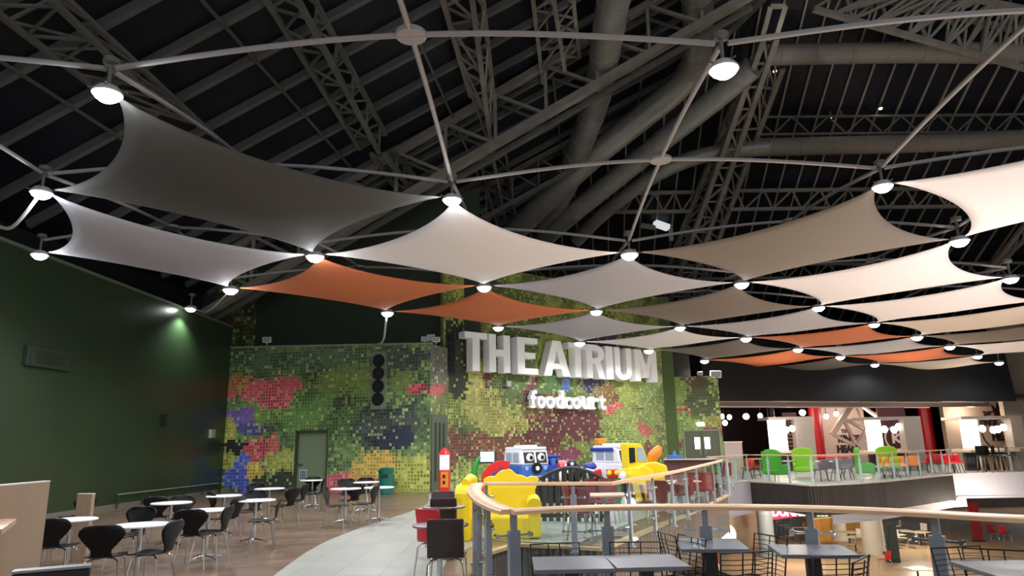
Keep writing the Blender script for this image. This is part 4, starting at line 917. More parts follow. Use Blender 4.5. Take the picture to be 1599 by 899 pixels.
# wine red chairs and pale wood tables seen through the glass
WT = mat('pale wood top', '#c9a78c', .35)
def square_table(name, label, w_, d_, top_m, base_m, pw=.09, th=.03, disc=True):
    t = thing(name, label, 'table'); m = MB(); m.box((0, 0, .74 - th / 2), (w_, d_, th)); m.build('tabletop', top_m, t, bevel=.004)
    MB().box((0, 0, .37), (pw, pw, .69)).build('column', base_m, t)
    m = MB(); m.box((0, 0, .015), (w_ * .7, .07, .03)); m.box((0, 0, .015), (.07, d_ * .7, .03)); m.build('base', base_m, t); return t
wt = square_table('wood_table', 'pale wood table seen through the glass before the black arched fence', .75, .7, WT, CHROME, .05)
wt.location = az(945, 771, .74) * 1; wt.location.z = 0
wt2 = dup(wt, (0, 0, 0), .3, 'pale wood table right of the yellow digger'); q = az(1060, 750, .74); wt2.location = (q.x, q.y, 0)
ch3 = ply_chair('wine red plywood chair facing the wood table, nearest the void', WINE, h=.88)
pp(ch3, True, 903, 780, .68, 75, ch3['label'])
for px, py, f, lab in ((925, 764, -60, 'wine red plywood chair behind the pale wood table'), (950, 764, -110, 'second wine red plywood chair behind the pale wood table'), (880, 776, 10, 'wine red chair seen side on, left of the pale wood table'),
    (1026, 768, 80, 'wine red chair under the yellow digger, at the inner balustrade'), (1050, 752, -80, 'wine red chair right of the yellow digger'), (1071, 758, 100, 'wine red chair behind the row of rail posts, left of a pair'),
    (1089, 752, 80, 'wine red chair, left of the close pair near the end of the inner rail'), (1101, 752, 80, 'wine red chair, right of the close pair near the end of the inner rail'), (1137, 733, 120, 'wine red chair before the double doors at the end of the rail')):
    pp(ch3, False, px, py, .66, f, lab)
# square grey tables and wire chairs in the foreground on the right
GT = mat('grey stone table top', '#6d6e78', .3, vary=.06, scale=5); BKM = mat('black metal', '#15161a', .4)
def from_corners(root, first, near_px, near_py, lab):
    p = az(near_px, near_py, .74); return place(root, first, (p.x, p.y, 0), 0, lab)
gt = square_table('square_table', 'x', .62, .62, GT, BKM, .11)
TQ = [([(1071, 857), (1174, 857), (1147, 840), (1045, 840)], 'square grey table in front of the balustrade, farthest of the four'), ([(1224, 866), (1341, 866), (1314, 850), (1195, 849)], 'square grey table right of the middle of the foreground'),
 ([(837, 890), (966, 887), (938, 867), (828, 869)], 'left one of the two joined square grey tables'), ([(968, 887), (1081, 883), (1046, 865), (940, 867)], 'right one of the two joined square grey tables')]
for i, (cs, lab) in enumerate(TQ):
    C_ = [az(x, y, .74) for x, y in cs]; cen = sum(C_, Vector()) / 4; wv = ((C_[1] - C_[0]) + (C_[2] - C_[3])) / 2; dv = ((C_[3] - C_[0]) + (C_[2] - C_[1])) / 2; rz = math.atan2(wv.y, wv.x); hv = abs(-wv.y * dv.x + wv.x * dv.y) / wv.length
    print('table', cen, wv.length, hv, rz); place(gt, i == 0, (cen.x, cen.y, 0), rz, lab, None, (wv.length / .62, hv / .62, 1))
FL_, NL_ = az(1480, 875, .74), az(1558, 899, .74); e_ = (NL_ - FL_).normalized(); r_ = Vector((-e_.y, e_.x, 0)); cen = FL_ + e_ * .33 + r_ * .33; place(gt, False, (cen.x, cen.y, 0), math.atan2(r_.y, r_.x), 'square grey table in the bottom right corner', None, (1.06, 1.06, 1))
def wire_chair(label):
    t = thing('wire_chair', label, 'chair'); r = .006
    m = MB(); m.tube([(-.21, -.2, .45), (-.215, -.27, .80), (.215, -.27, .80), (.21, -.2, .45)], .008, 6); m.build('back_frame', BKM, t)
    for k in range(8):
        z = .49 + k * .037; y = -.2 - .07 * (z - .45) / .35; m = MB().tube([(-.21, y, z), (-.1, y - .035, z), (.1, y - .035, z), (.21, y, z)], .0035, 5); m.build('back_wire', BKM, t)
    for x in (-.05, .05): MB().tube([(x, -.235, .45), (x, -.305, .80)], .0055, 5).build('upright_wire', BKM, t)
    m = MB(); m.tube([(-.21, -.2, .45), (-.22, .22, .45), (.22, .22, .45), (.21, -.2, .45), (-.21, -.2, .45)], .008, 6); m.build('seat_frame', BKM, t)
    for k in range(9):
        x = -.17 + k * .0425; MB().tube([(x, -.2, .445), (x, .22, .445)], .0035, 5).build('seat_wire', BKM, t)
    for sx in (-1, 1):
        for sy in (-1, 1): MB().tube([(sx * .21, sy * .2, .45), (sx * .23, sy * .24, 0)], .009, 6).build('leg', BKM, t)
    return t
wc = wire_chair('x')
for i, (px, py, f, lab) in enumerate(((1203, 836, 200, 'black wire chair between the two middle square tables, farther one'), (1166, 862, 100, 'black wire chair at the near right of the farthest square table'), (991, 846, -95, 'black wire chair behind the joined square tables, right one'), (866, 848, -80, 'black wire chair behind the joined square tables, left one'),
    (1040, 833, 10, 'black wire chair left of the farthest square table'), (1080, 838, 200, 'black wire chair half hidden by the farthest square table'), (1312, 868, 95, 'black wire chair right of the middle square table'), (1345, 872, 140, 'black wire chair beyond the middle square table, right'), (1492, 854, -80, 'black wire chair behind the bottom right square table, left one'), (1555, 858, -120, 'black wire chair behind the bottom right square table, right one'))):
    p = az(px, py, .80); a = math.radians(f); place(wc, i == 0, (p.x + .27 * math.cos(a), p.y + .27 * math.sin(a), 0), a - PI / 2, lab)
# wood partitions and counter at the left
PW = mat('pale ash panel', '#96806a', .45, vary=.1, scale=2, stretch=(6, 1, .3)); CAP = mat('pale edge cap', '#d6d3c8', .4)
def panel(name, label, a, b, z1, t_=.05, cap=True):
    a, b = Vector((a[0], a[1], 0)), Vector((b[0], b[1], 0)); d = (b - a).normalized(); n = Vector((d.y, -d.x, 0)) * t_; o = thing(name, label, 'partition', a)
    m = MB(); m.add([a, b, b + n, a + n] + [p + Vector((0, 0, z1)) for p in (a, b, b + n, a + n)], [(3, 2, 1, 0), (4, 5, 6, 7), (0, 1, 5, 4), (1, 2, 6, 5), (2, 3, 7, 6), (3, 0, 4, 7)]); m.build('board', PW, o, world=True)
    if cap: MB().bar(a + n * .5 + Vector((0, 0, z1 + .006)), b + n * .5 + Vector((0, 0, z1 + .006)), t_ + .004, .012).build('edge_cap', CAP, o, world=True)
    return o
f_ = ay(70, 752, 6.8); zt_ = f_.z; n_ = ay(-25, 759, 5.95)
print('panel', f_, n_)
panel('wood_partition', 'tall pale wood partition with white cap, cut by the left edge', (n_.x, n_.y), (f_.x, f_.y), zt_)
a = az(126, 771, 1.0); b = az(149, 771, 1.0); panel('wood_partition', 'short narrow pale wood board standing behind the table at left', (a.x, a.y), (b.x, b.y), 1.0, .06)
# counter corner and dark bench back in the bottom left corner
q = az(25, 817, 1.08); ct = thing('wood_counter', 'corner of a pale wood counter jutting in from the left edge', 'counter', (q.x - .3, q.y - .2, 0))
m = MB(); z = 1.06; c1 = az(25, 817, z); c2 = az(2, 835, z); m.prism([(c1.x, c1.y), (c2.x, c2.y), (c2.x - .8, c2.y), (c1.x - .8, c1.y)], (0, 0, z), D=(0, 0, .04)); m.build('countertop', WT, ct, world=True)
m = MB(); m.prism([(c1.x - .15, c1.y - .05), (c2.x - .15, c2.y + .05), (c2.x - .7, c2.y + .05), (c1.x - .7, c1.y - .05)], (0, 0, 0), D=(0, 0, z)); m.build('carcass', mat('dark teal carcass', '#2a3a3a', .6), ct, world=True)
a = ay(18, 895, 3.6); b = ay(141, 884, 3.75); bb = thing('bench_back', 'top of a dark bench back with grey edge in the bottom left corner', 'bench', (a.x, a.y, 0))
d = (b - a); d.z = 0; d.normalize(); n = Vector((-d.y, d.x, 0)) * .08; zt_ = a.z - .01
m = MB(); m.prism([(0, 0), ((b - a).length, 0), ((b - a).length, .09), (0, .09)], (a.x, a.y, 0), d, n.normalized(), (0, 0, zt_)); m.build('backrest', mat('dark upholstery', '#1b1618', .6), bb, world=True)
MB().bar(Vector((a.x, a.y, zt_ + .012)) + n * .5, Vector((b.x, b.y, zt_ + .012)) + n * .5, .09, .012).build('top_edge', mat('grey edge', '#8a8a88', .4), bb, world=True)
m = MB(); m.prism([(0, -.5), ((b - a).length, -.5), ((b - a).length, 0), (0, 0)], (a.x, a.y, .38), d, n.normalized(), (0, 0, .1)); m.build('seat', mat('dark upholstery', '#1b1618', .6), bb, world=True)
# teal litter bin, wall fittings
p = az(602, 771, 0); lb = thing('litter_bin', 'teal green litter bin standing before the yellow part of the mural', 'bin', (p.x, p.y, 0))
TEAL = mat('teal plastic', '#0f6a5c', .4); MB().lathe([(.22, 0), (.24, .02), (.26, .72), (.26, .74)], n=20).build('body', TEAL, lb, smooth=True); MB().lathe([(.28, .74), (.28, .8), (.2, .88), (.02, .9)], n=20).build('lid', mat('teal lid', '#0c5a50', .4), lb, smooth=True)
MB().box((0, -.25, .62), (.22, .05, .12)).build('flap', mat('dark opening', '#0a1c1a', .5), lb)
for px, py, w_, h_, lab, c in ((331, 677, .34, .32, 'small white box on the green wall beside the mural corner', '#9ba595'), (256, 655, .16, .4, 'dark wall fitting halfway along the green wall', '#1a241a'), (75, 560, 1.6, .5, 'faint long box low on the green wall at left', '#222f22')):
    p = WL.P(px, py, .05); t = thing('wall_box', lab, 'wall box', p); m = MB(); m.prism([(-w_ / 2, -h_ / 2), (w_ / 2, -h_ / 2), (w_ / 2, h_ / 2), (-w_ / 2, h_ / 2)], p - WL.n * .05, WL.d, (0, 0, 1), WL.n * .12); m.build('case', mat('box ' + c, c, .5), t, world=True, bevel=.01)
    m = MB(); m.prism([(-w_ * .3, -h_ * .3), (w_ * .3, -h_ * .3), (w_ * .3, h_ * .3), (-w_ * .3, h_ * .3)], p + WL.n * .07, WL.d, (0, 0, 1), WL.n * .01); m.build('cover', mat('cover ' + c, c, .3), t, world=True)
# ================================================================ PLAY AREA
YEL = mat('yellow moulded plastic', '#efd01c', .45); YEL2 = mat('yellow ride plastic', '#f2d51e', .35)
ps = thing('play_seat', 'big yellow moulded play seat with lumpy top edge behind the balustrade corner', 'play seat', (-.3, 13.1, 0))
def lump_top(x0, x1, z0, pk, zpk, n=26, amp=.035, cyc=5):
    out = []
    for i in range(n + 1):
        t = i / n; x = x0 + (x1 - x0) * t; z = z0 + (zpk - z0) * math.exp(-((t - pk) / .2) ** 2) + amp * abs(math.sin(t * PI * cyc)); out.append((x, z))
    return out
m = MB(); m.prism([(-.25, 0), (.72, 0), (.74, .3), (.66, .55), (.66, .8), (.74, .98)] + lump_top(-.3, .72, 1.0, .42, 1.15)[::-1] + [(-.3, .9)], (-.3, 13.35, 0), (1, 0, 0), (0, 0, 1), (0, .28, 0)); m.build('backrest', YEL, ps, world=True, bevel=.03)
m = MB(); m.prism([(0, 0), (.95, 0), (.95, .95), (.8, 1.04), (.72, .99), (.6, .94), (.5, .97), (.35, .93), (.2, .95), (.05, .9), (0, .8)], (-1.08, 12.55, 0), (.12, .99, 0), (0, 0, 1), (.26, 0, 0)); m.build('side_wing', YEL, ps, world=True, bevel=.04)
m = MB(); m.tube([(-.9, 12.7, .98), (-.83, 13.1, 1.03), (-.78, 13.4, 1.0)], [.07, .09, .07], 10); m.build('rolled_edge', YEL, ps, smooth=True, world=True)
m = MB(); m.box((.32, 13.05, .27), (.22, .7, .5)); m.build('armrest', YEL, ps, world=True, bevel=.04)
MB().tube([(.32, 12.66, .57), (.32, 13.35, .6)], .13, 16).build('arm_roll', YEL, ps, smooth=True, world=True)
MB().box((-.28, 13.05, .2), (1.1, .62, .4)).build('seat', YEL, ps, world=True, bevel=.05)
# kiddie rides
BLU = mat('ride blue', '#3f6fc0', .35); LBL = mat('ride pale blue', '#8fb4e2', .35); WPL = mat('ride white plastic', '#eceef4', .3); DGL = mat('ride window', '#9fb0bd', .1); BLK = mat('ride black', '#111214', .4); RED = mat('ride red', '#d01f24', .35); ORG = mat('ride orange', '#e08a1e', .4); DBL = mat('ride deep blue', '#2a3f9a', .35)
def ride_van(name, label, loc, rz, low, up, L=1.15, Wd=.9, roof=None, eyes=True, spare=True):
    t = thing(name, label, 'kiddie ride', loc, rz)
    m = MB(); m.box((0, 0, .3), (L * .7, Wd * .6, .6)); m.build('pedestal', BLK, t)
    m = MB(); m.box((0, 0, .63), (L + .06, Wd + .06, .08)); m.build('bumper_rim', WPL, t, bevel=.03)
    m = MB(); m.prism([(-L / 2, .66), (L / 2, .66), (L / 2 + .01, 1.05), (-L / 2, 1.05)], (0, Wd / 2, 0), (1, 0, 0), (0, 0, 1), (0, -Wd, 0)); m.build('body', low, t, bevel=.05)
    m = MB(); m.prism([(-L / 2, 1.05), (L / 2, 1.05), (L / 2 - .1, 1.46), (-L / 2 + .05, 1.46)], (0, Wd / 2 - .02, 0), (1, 0, 0), (0, 0, 1), (0, -Wd + .04, 0)); m.build('cabin', up, t, bevel=.05)
    m = MB(); m.box((-.02, 0, 1.5), (L - .12, Wd - .1, .08)); m.box((-.02, 0, 1.56), (L * .55, Wd * .5, .06)); m.build('roof', roof or up, t, bevel=.025)
    # windscreen on the +x end, side windows
    for sy in (-1, 1):
        m = MB(); m.box((L / 2 - .04, sy * Wd * .22, 1.25), (.03, Wd * .36, .3), ry=-.24); ws = m.build('windscreen', BLK if eyes else DGL, t, bevel=.01)
        if eyes:
            MB().ball((L / 2 - .015, sy * Wd * .2, 1.25), (.02, .12, .12), 16, 8).build('eye_white', WPL, ws, smooth=True)
            MB().ball((L / 2 + .004, sy * Wd * .2 + .03, 1.25), (.012, .055, .06), 12, 6).build('pupil', BLK, ws, smooth=True)
        for k in range(2):
            m = MB(); m.box((-.22 + .42 * k, sy * (Wd / 2 - .015), 1.26), (.34, .03, .26)); m.build('side_window', DGL, t, bevel=.01)
        for k in (-1, 1):
            MB().tube([(k * L * .32, sy * (Wd / 2 - .05), .7), (k * L * .32, sy * (Wd / 2 + .03), .7)], .12, 16).build('wheel', BLK, t, smooth=True)
        MB().ball((L / 2 + .01, sy * Wd * .33, .95), (.03, .06, .06), 12, 6).build('headlight', LBL, t, smooth=True)
    if spare:
        MB().tube([(L / 2, 0, .96), (L / 2 + .08, 0, .96)], .15, 20).build('spare_wheel', BLK, t, smooth=True); MB().tube([(L / 2 + .08, 0, .96), (L / 2 + .09, 0, .96)], .06, 14).build('wheel_cap', WPL, t)
        m = MB(); m.tube([(L / 2 + .01, .22 * math.sin(a), .78 - .04 * math.cos(a)) for a in [(-1 + k * .25) for k in range(9)]], .012, 6); m.build('smile', WPL, t, smooth=True)
    return t
p = ay(822, 745, 20.3); ride_van('kiddie_ride_van', 'blue and white camper van kiddie ride with big eyes on its windscreen', (p.x, p.y, 0), math.radians(-62), BLU, WPL)
p = ay(963, 735, 20.5); tv = ride_van('kiddie_ride_truck', 'white kiddie ride truck with eyes and orange beacon beside the yellow digger', (p.x, p.y, 0), math.radians(-58), WPL, WPL, L=1.25, Wd=.85, spare=False)
m = MB(); m.box((-.45, -.2, 1.66), (.22, .3, .16)); m.build('beacon', ORG, tv, bevel=.03); m = MB(); m.box((-.1, -.44, 1.42), (1.0, .03, .1)); m.build('stripe', DBL, tv)
# small rides
def ped(t, w_, d_, m=None): MB().box((0, 0, .25), (w_, d_, .5)).build('pedestal', m or BLK, t, bevel=.02)
p = ay(860, 735, 20.4); t = thing('kiddie_ride_engine', 'small blue toy engine ride right of the blue and white van', 'kiddie ride', (p.x, p.y, 0), .2); ped(t, .4, .6)
MB().box((0, .1, .92), (.42, .5, .62)).build('cab', BLU, t, bevel=.04); MB().tube([(0, -.2, .85), (0, -.5, .85)], .2, 18).build('boiler', DBL, t, smooth=True); MB().tube([(0, -.35, 1.0), (0, -.35, 1.22)], .06, 12).build('funnel', BLU, t, smooth=True); MB().box((0, .1, 1.26), (.5, .6, .06)).build('roof', DBL, t, bevel=.02)
for sx in (-.12, .12): MB().box((sx, -.165, 1.08), (.13, .02, .16)).build('window', BLK, t)
p = ay(877, 735, 20.2); t = thing('kiddie_ride_pod', 'plain red rounded kiddie ride with pink back between the toy engine and the spotted ride', 'kiddie ride', (p.x, p.y, 0)); ped(t, .4, .5)
MB().ball((-.05, 0, .78), (.26, .3, .3), 16, 10).build('body', RED, t, smooth=True); MB().box((0, .12, 1.0), (.34, .08, .3)).build('seat_back', mat('ride pink', '#e9a4b0', .4), t, bevel=.05)
MB().ball((0, -.25, .72), (.13, .1, .16), 14, 8).build('front_bumper', WPL, t, smooth=True)
p = ay(895, 735, 20.0); t = thing('kiddie_ride_cow', 'black kiddie ride with white spots', 'kiddie ride', (p.x, p.y, 0)); ped(t, .4, .5); MB().ball((0, 0, .82), (.28, .3, .26), 16, 10).build('body', BLK, t, smooth=True)
MB().ball((-.05, -.22, 1.05), (.14, .15, .13), 14, 8).build('head', BLK, t, smooth=True)
for a in ((-.15, -.26, .85), (.1, -.28, .8), (.22, -.16, .92), (-.05, -.37, 1.06), (.02, -.28, .96), (-.2, -.1, 1.0)): MB().ball(a, .05, 8, 6).build('spot', WPL, t, smooth=True)
p = ay(921, 740, 20.2); t = thing('kiddie_ride_car', 'small white and blue kiddie ride car left of the white truck', 'kiddie ride', (p.x, p.y, 0), .3); ped(t, .4, .5); MB().box((0, 0, .8), (.5, .6, .26)).build('body', WPL, t, bevel=.08); MB().ball((-.02, -.1, .96), (.18, .22, .13), 14, 8).build('cockpit', DBL, t, smooth=True); MB().box((0, -.32, .76), (.4, .04, .08)).build('bumper', DBL, t, bevel=.02)
p = ay(933, 740, 19.6); t = thing('toy_block', 'red padded wedge in front of the white kiddie ride truck', 'toy', (p.x, p.y, 0)); MB().prism([(-.16, .62), (.16, .62), (.1, .92), (-.08, .86)], (0, 0, 0), (1, 0, 0), (0, 0, 1), (0, .3, 0)).build('wedge', RED, t, bevel=.02); MB().box((0, .15, .31), (.3, .3, .62)).build('plinth', mat('green plinth', '#3f7a4a', .5), t)
p = ay(957, 740, 19.2); t = thing('toy_engine_block', 'red and yellow toy grille before the white kiddie ride truck', 'toy', (p.x, p.y, 0)); MB().box((0, .15, .34), (.42, .3, .68)).build('plinth', mat('green plinth', '#3f7a4a', .5), t); MB().box((0, .1, .8), (.3, .26, .22)).build('grille', RED, t, bevel=.03); MB().ball((-.1, -.05, .82), .07, 10, 6).build('lamp', YEL2, t, smooth=True); MB().ball((.1, -.05, .82), .07, 10, 6).build('lamp', YEL2, t, smooth=True)
# yellow digger
p = ay(1008, 745, 18.2); dg = thing('kiddie_ride_digger', 'yellow digger kiddie ride with scoop and orange horn, behind the inner balustrade', 'kiddie ride', (p.x, p.y, 0), math.radians(14))
MB().box((.1, .25, .28), (.8, .8, .56)).build('pedestal', mat('dark grey pedestal', '#2d2c2c', .6), dg, bevel=.03)
m = MB(); m.prism([(-.45, .62), (.55, .58), (.62, .8), (.58, 1.02), (.3, 1.12), (-.05, 1.1), (-.45, .95)], (0, .55, 0), (1, 0, 0), (0, 0, 1), (0, -.65, 0)); m.build('body', YEL2, dg, bevel=.05)
m = MB(); m.prism([(-.42, .95), (.12, 1.08), (-.02, 1.5), (-.1, 1.58), (-.45, 1.6)], (0, .5, 0), (1, 0, 0), (0, 0, 1), (0, -.5, 0)); m.build('cab', YEL2, dg, bevel=.03)
m = MB(); m.prism([(-.2, 1.14), (.06, 1.12), (-.06, 1.47), (-.2, 1.49)], (0, -.005, 0), (1, 0, 0), (0, 0, 1), (0, -.02, 0)); m.build('windscreen', DGL, dg)
m = MB(); m.prism([(-.42, 1.1), (-.26, 1.12), (-.26, 1.48), (-.42, 1.48)], (0, -.005, 0), (1, 0, 0), (0, 0, 1), (0, -.02, 0)); m.build('side_window', BLK, dg)
m = MB(); m.prism([(-.62, .62), (-.02, .55), (0, .88), (-.12, .98), (-.3, 1.06), (-.45, 1.0), (-.6, 1.02), (-.66, .85)], (0, -.3, 0), (1, 0, 0), (0, 0, 1), (0, -.25, 0)); m.build('scoop', YEL2, dg, bevel=.03)
m = MB(); m.bar((-.35, -.35, .2), (-.35, -.1, .7), .12, .1); m.bar((-.1, -.35, .2), (-.1, -.1, .7), .12, .1); m.build('scoop_arm', YEL2, dg)
MB().tube([(.22, .2, 1.1), (.32, .18, 1.25), (.45, .15, 1.38), (.52, .13, 1.5)], [.07, .14, .13, .06], 14).build('horn', ORG, dg, smooth=True)
MB().ball((-.68, -.2, .8), (.08, .07, .12), 12, 8).build('headlamp', WPL, dg, smooth=True)
# arched black slatted fence
fx0, fx1 = ay(838, 750, 15.6), ay(946, 752, 15.2); fn = thing('arched_fence', 'low arched fence of black slats in front of the kiddie rides', 'fence', (fx0.x, fx0.y, 0)); dd = (fx1 - fx0); dd.z = 0; Lf = dd.length; dd.normalize()
FG = mat('black green slat', '#1b2321', .45); zf = lambda t: .84 + .27 * math.sin(PI * t)
MB().tube([Vector((fx0.x, fx0.y, 0)) + dd * (Lf * t / 14) + Vector((0, 0, zf(t / 14))) for t in range(15)], .04, 8).build('top_rail', FG, fn, smooth=True, world=True)
MB().bar(Vector((fx0.x, fx0.y, .12)), Vector((fx0.x, fx0.y, .12)) + dd * Lf, .06, .08).build('bottom_rail', FG, fn, world=True)
for k in range(11):
    q = Vector((fx0.x, fx0.y, 0)) + dd * (Lf * k / 10); MB().box(q + Vector((0, 0, zf(k / 10) / 2)), (.09, .05, zf(k / 10)), math.atan2(dd.y, dd.x)).build('slat', FG, fn, world=True)
# screen on a green stand, red ride panel
p = ay(746, 750, 19.6); t = thing('screen_stand', 'green curved stand holding a lit screen beside the red ride panel', 'screen', (p.x, p.y, 0)); GR = mat('bright green plastic', '#2c8f3a', .4)
MB().tube([(-.05, 0, 0), (-.02, 0, .5), (-.1, 0, .9), (0, 0, 1.2), (.08, 0, 1.3)], [.14, .1, .08, .07, .06], 10).build('stand', GR, t, smooth=True)
m = MB(); m.box((.27, 0, 1.29), (.46, .07, .34)); m.build('bezel', mat('dark teal bezel', '#123a38', .4), t, bevel=.02); MB().box((.27, -.04, 1.3), (.38, .01, .26)).build('screen', mat('lit screen', '#dff2ff', .3, emit=1.3), t)
p = ay(775, 745, 19.0); t = thing('ride_panel', 'red rounded ride panel with blue shapes left of the camper van', 'ride panel', (p.x, p.y, 0)); m = MB(); m.prism([(-.4, 0), (.36, 0), (.36, 1.18), (.05, 1.2), (-.2, 1.1), (-.36, .9), (-.4, .7)], (0, .1, 0), (1, 0, 0), (0, 0, 1), (0, .12, 0)); m.build('panel', RED, t, bevel=.02)
for x, z in ((-.1, .82), (.1, .95), (.2, .78)): m = MB(); m.prism([(-.1, -.05), (.1, -.09), (.05, .1)], (x, .09, z), (1, 0, 0), (0, 0, 1), (0, -.012, 0)); m.build('blue_shape', DBL, t)
# sweet dispenser with glowing top
p = ay(694, 760, 24.7); t = thing('sweet_dispenser', 'red and orange sweet dispenser with glowing top by the mural corner', 'vending machine', (p.x, p.y, 0)); MB().box((0, 0, .42), (.36, .36, .76)).build('cabinet', RED, t, bevel=.03); MB().box((.02, -.185, .48), (.26, .01, .52)).build('front_panel', ORG, t)
for sx in (-.12, .12): MB().box((sx, 0, .02), (.06, .3, .05)).build('foot', BLK, t)
for z in (.38, .58): MB().box((0, -.195, z), (.09, .015, .11)).build('coin_slot', BLK, t)
MB().tube([(0, 0, .8), (0, 0, 1.3)], .17, 18).build('globe', mat('glowing sweets', '#ff9cbc', .3, emit=1.1), t, smooth=True); MB().lathe([(.2, 1.3), (.2, 1.34), (.1, 1.46), (.02, 1.54)], n=18).build('cap', mat('glowing red cap', '#ff2a2a', .3, emit=.5), t, smooth=True)
p = az(975, 790, .3); t = thing('white_bin', 'slim white bin standing behind the pale wood table', 'bin', (p.x, p.y, 0)); t.scale = (.8, .8, .8); MB().lathe([(.08, 0), (.09, .02), (.09, .5), (.05, .58), (.04, .62)], n=16).build('body', WPL, t, smooth=True); MB().lathe([(.045, .62), (.05, .66), (.01, .68)], n=12).build('lid', LBL, t)
# small white fixture on the sign wall
p = WS.P(793, 599, .05); t = thing('wall_box', 'small grey box on the sign wall under the letter E', 'wall box', p); m = MB(); m.prism([(-.13, -.13), (.13, -.13), (.13, .13), (-.13, .13)], p, WS.d, (0, 0, 1), WS.n * .08); m.build('case', mat('grey fixture', '#9a9a8e', .5), t, world=True); m = MB(); m.prism([(-.08, -.08), (.08, -.08), (.08, .08), (-.08, .08)], p + WS.n * .08, WS.d, (0, 0, 1), WS.n * .01); m.build('cover', mat('pale cover', '#b7b7aa', .5), t, world=True)

# ================================================================ FAR SIDE
BKH = mat('black bulkhead', '#0a0c10', .95); b0, b1 = ay(1100, 625, 38.5), ay(1588, 626, 43)
BW = Wall((b0.x, b0.y), (b1.x, b1.y)); UBl = (b1 - b0).xy.length; zb0_ = 3.95
print('bulkhead', b0, b1)
m = MB(); m.prism([(0, b0.z), (UBl, b1.z), (UBl - .35, 7.4), (0, 7.4)], BW.a, BW.d, (0, 0, 1), -BW.n * .4); struct('wall_bulkhead', m, BKH)
m = MB(); m.prism([(0, b0.z - .32), (UBl - 1.5, b1.z - .3), (UBl - 1.5, b1.z - .02), (0, b0.z - .02)], BW.a - BW.n * .5, BW.d, (0, 0, 1), -BW.n * .3); struct('trim_20', m, mat('soffit edge', '#6b5a52', .5))
for k, z in enumerate((-.04, -.32)):
    m = MB(); m.bar(BW.at(0, b0.z + z, -.45), BW.at(UBl - 2 - 4 * k, b1.z + z, -.45), .06, .06); struct('trim_%d' % (21 + k), m, mat('pale soffit line', '#a89a92', .5))
m = MB(); m.prism([(0, 0), (UBl + 14, 0), (UBl + 14, 14), (0, 14)], BW.a + Vector((0, 0, b0.z + .1)) - BW.n * .4, BW.d, -BW.n, (0, 0, .2)); struct('ceiling_far', m, mat('dark far ceiling', '#3a3030', .8))
FB = Wall((b0.x - 1, b0.y + 13), (b1.x + 14, b1.y + 17))
struct('wall_far_back', FB.mesh([(-4, -.2), (60, -.2), (60, 8), (-4, 8)]), mat('dark glazed shopfront', '#2a1a1a', .35, vary=.4, scale=.35, stretch=(2.5, 2.5, .3)))
TAN = mat('tan shop wall', '#a3917c', .6, vary=.05, scale=.6)
fw = Wall((b1.x - 3.6, b1.y + 2.2), (b1.x + 9, b1.y + 5.0)); a_ = fw.uz(1474, 650)[0]; b_ = a_ + 12
struct('wall_tan', fw.mesh([(a_, 0), (b_, 0), (b_, 7.5), (a_, 7.5)], .3), TAN)
rw = MB(); rw.prism([(UBl - .1, 0), (UBl + 6, 0), (UBl + 6, 9), (UBl - .1, 9)], BW.a - BW.n * .9, BW.d, (0, 0, 1), -BW.n * .3); struct('wall_right_far', rw, mat('grey brown side wall', '#8c8070', .7))
# pub crest painted on the tan wall: ring, crown and words
INK = mat('dark brown lettering', '#2a1712', .6)
cr = thing('painted_crest', 'dark brown round crest with crown and the words THE KINGS HEAD on the tan wall', 'wall sign', fw.P(1552, 665, .03))
uc, zc = fw.uz(1556, 672); R_ = abs(fw.uz(1531, 660)[0] - uc) * 1.05
ring = MB(); pts = [fw.at(uc + R_ * math.cos(a), zc + R_ * math.sin(a), .03) for a in [math.radians(60 + k * 12) for k in range(16)]]; ring.tube(pts, .05, 6); ring.build('ring', INK, cr, world=True)
u1_, z1_ = fw.uz(1562, 640); k_ = abs(fw.uz(1576, 640)[0] - fw.uz(1549, 640)[0]) / 2
m = MB(); m.prism([(-.8 * k_, -k_ * .55), (.8 * k_, -k_ * .55), (1.05 * k_, .8 * k_), (.55 * k_, .1 * k_), (.35 * k_, .75 * k_), (0, .1 * k_), (-.35 * k_, .75 * k_), (-.55 * k_, .1 * k_), (-1.05 * k_, .55 * k_)], fw.at(u1_, z1_, .02), fw.d, (0, 0, 1), fw.n * .03); m.build('crown', INK, cr, world=True)
def wtext(wl, txt, px, py, hpx, par, m_, sx=1, off=.03, offset=.012, name='lettering', dep=.03):
    u, z = wl.uz(px, py, off); z2 = wl.uz(px, py - hpx, off)[1]; t_ = text_mb(txt, (z2 - z) / .72, dep, wl.at(u, z, off), wl.d, (0, 0, 1), sx, offset); return t_.build(name, m_, par, world=True)
wtext(fw, 'THE', 1535, 648, 6, cr, INK); wtext(fw, 'KINGS', 1530, 664, 9, cr, INK, .95, offset=.03); wtext(fw, 'HEAD', 1550, 687, 12, cr, INK, 1.0, offset=.04)
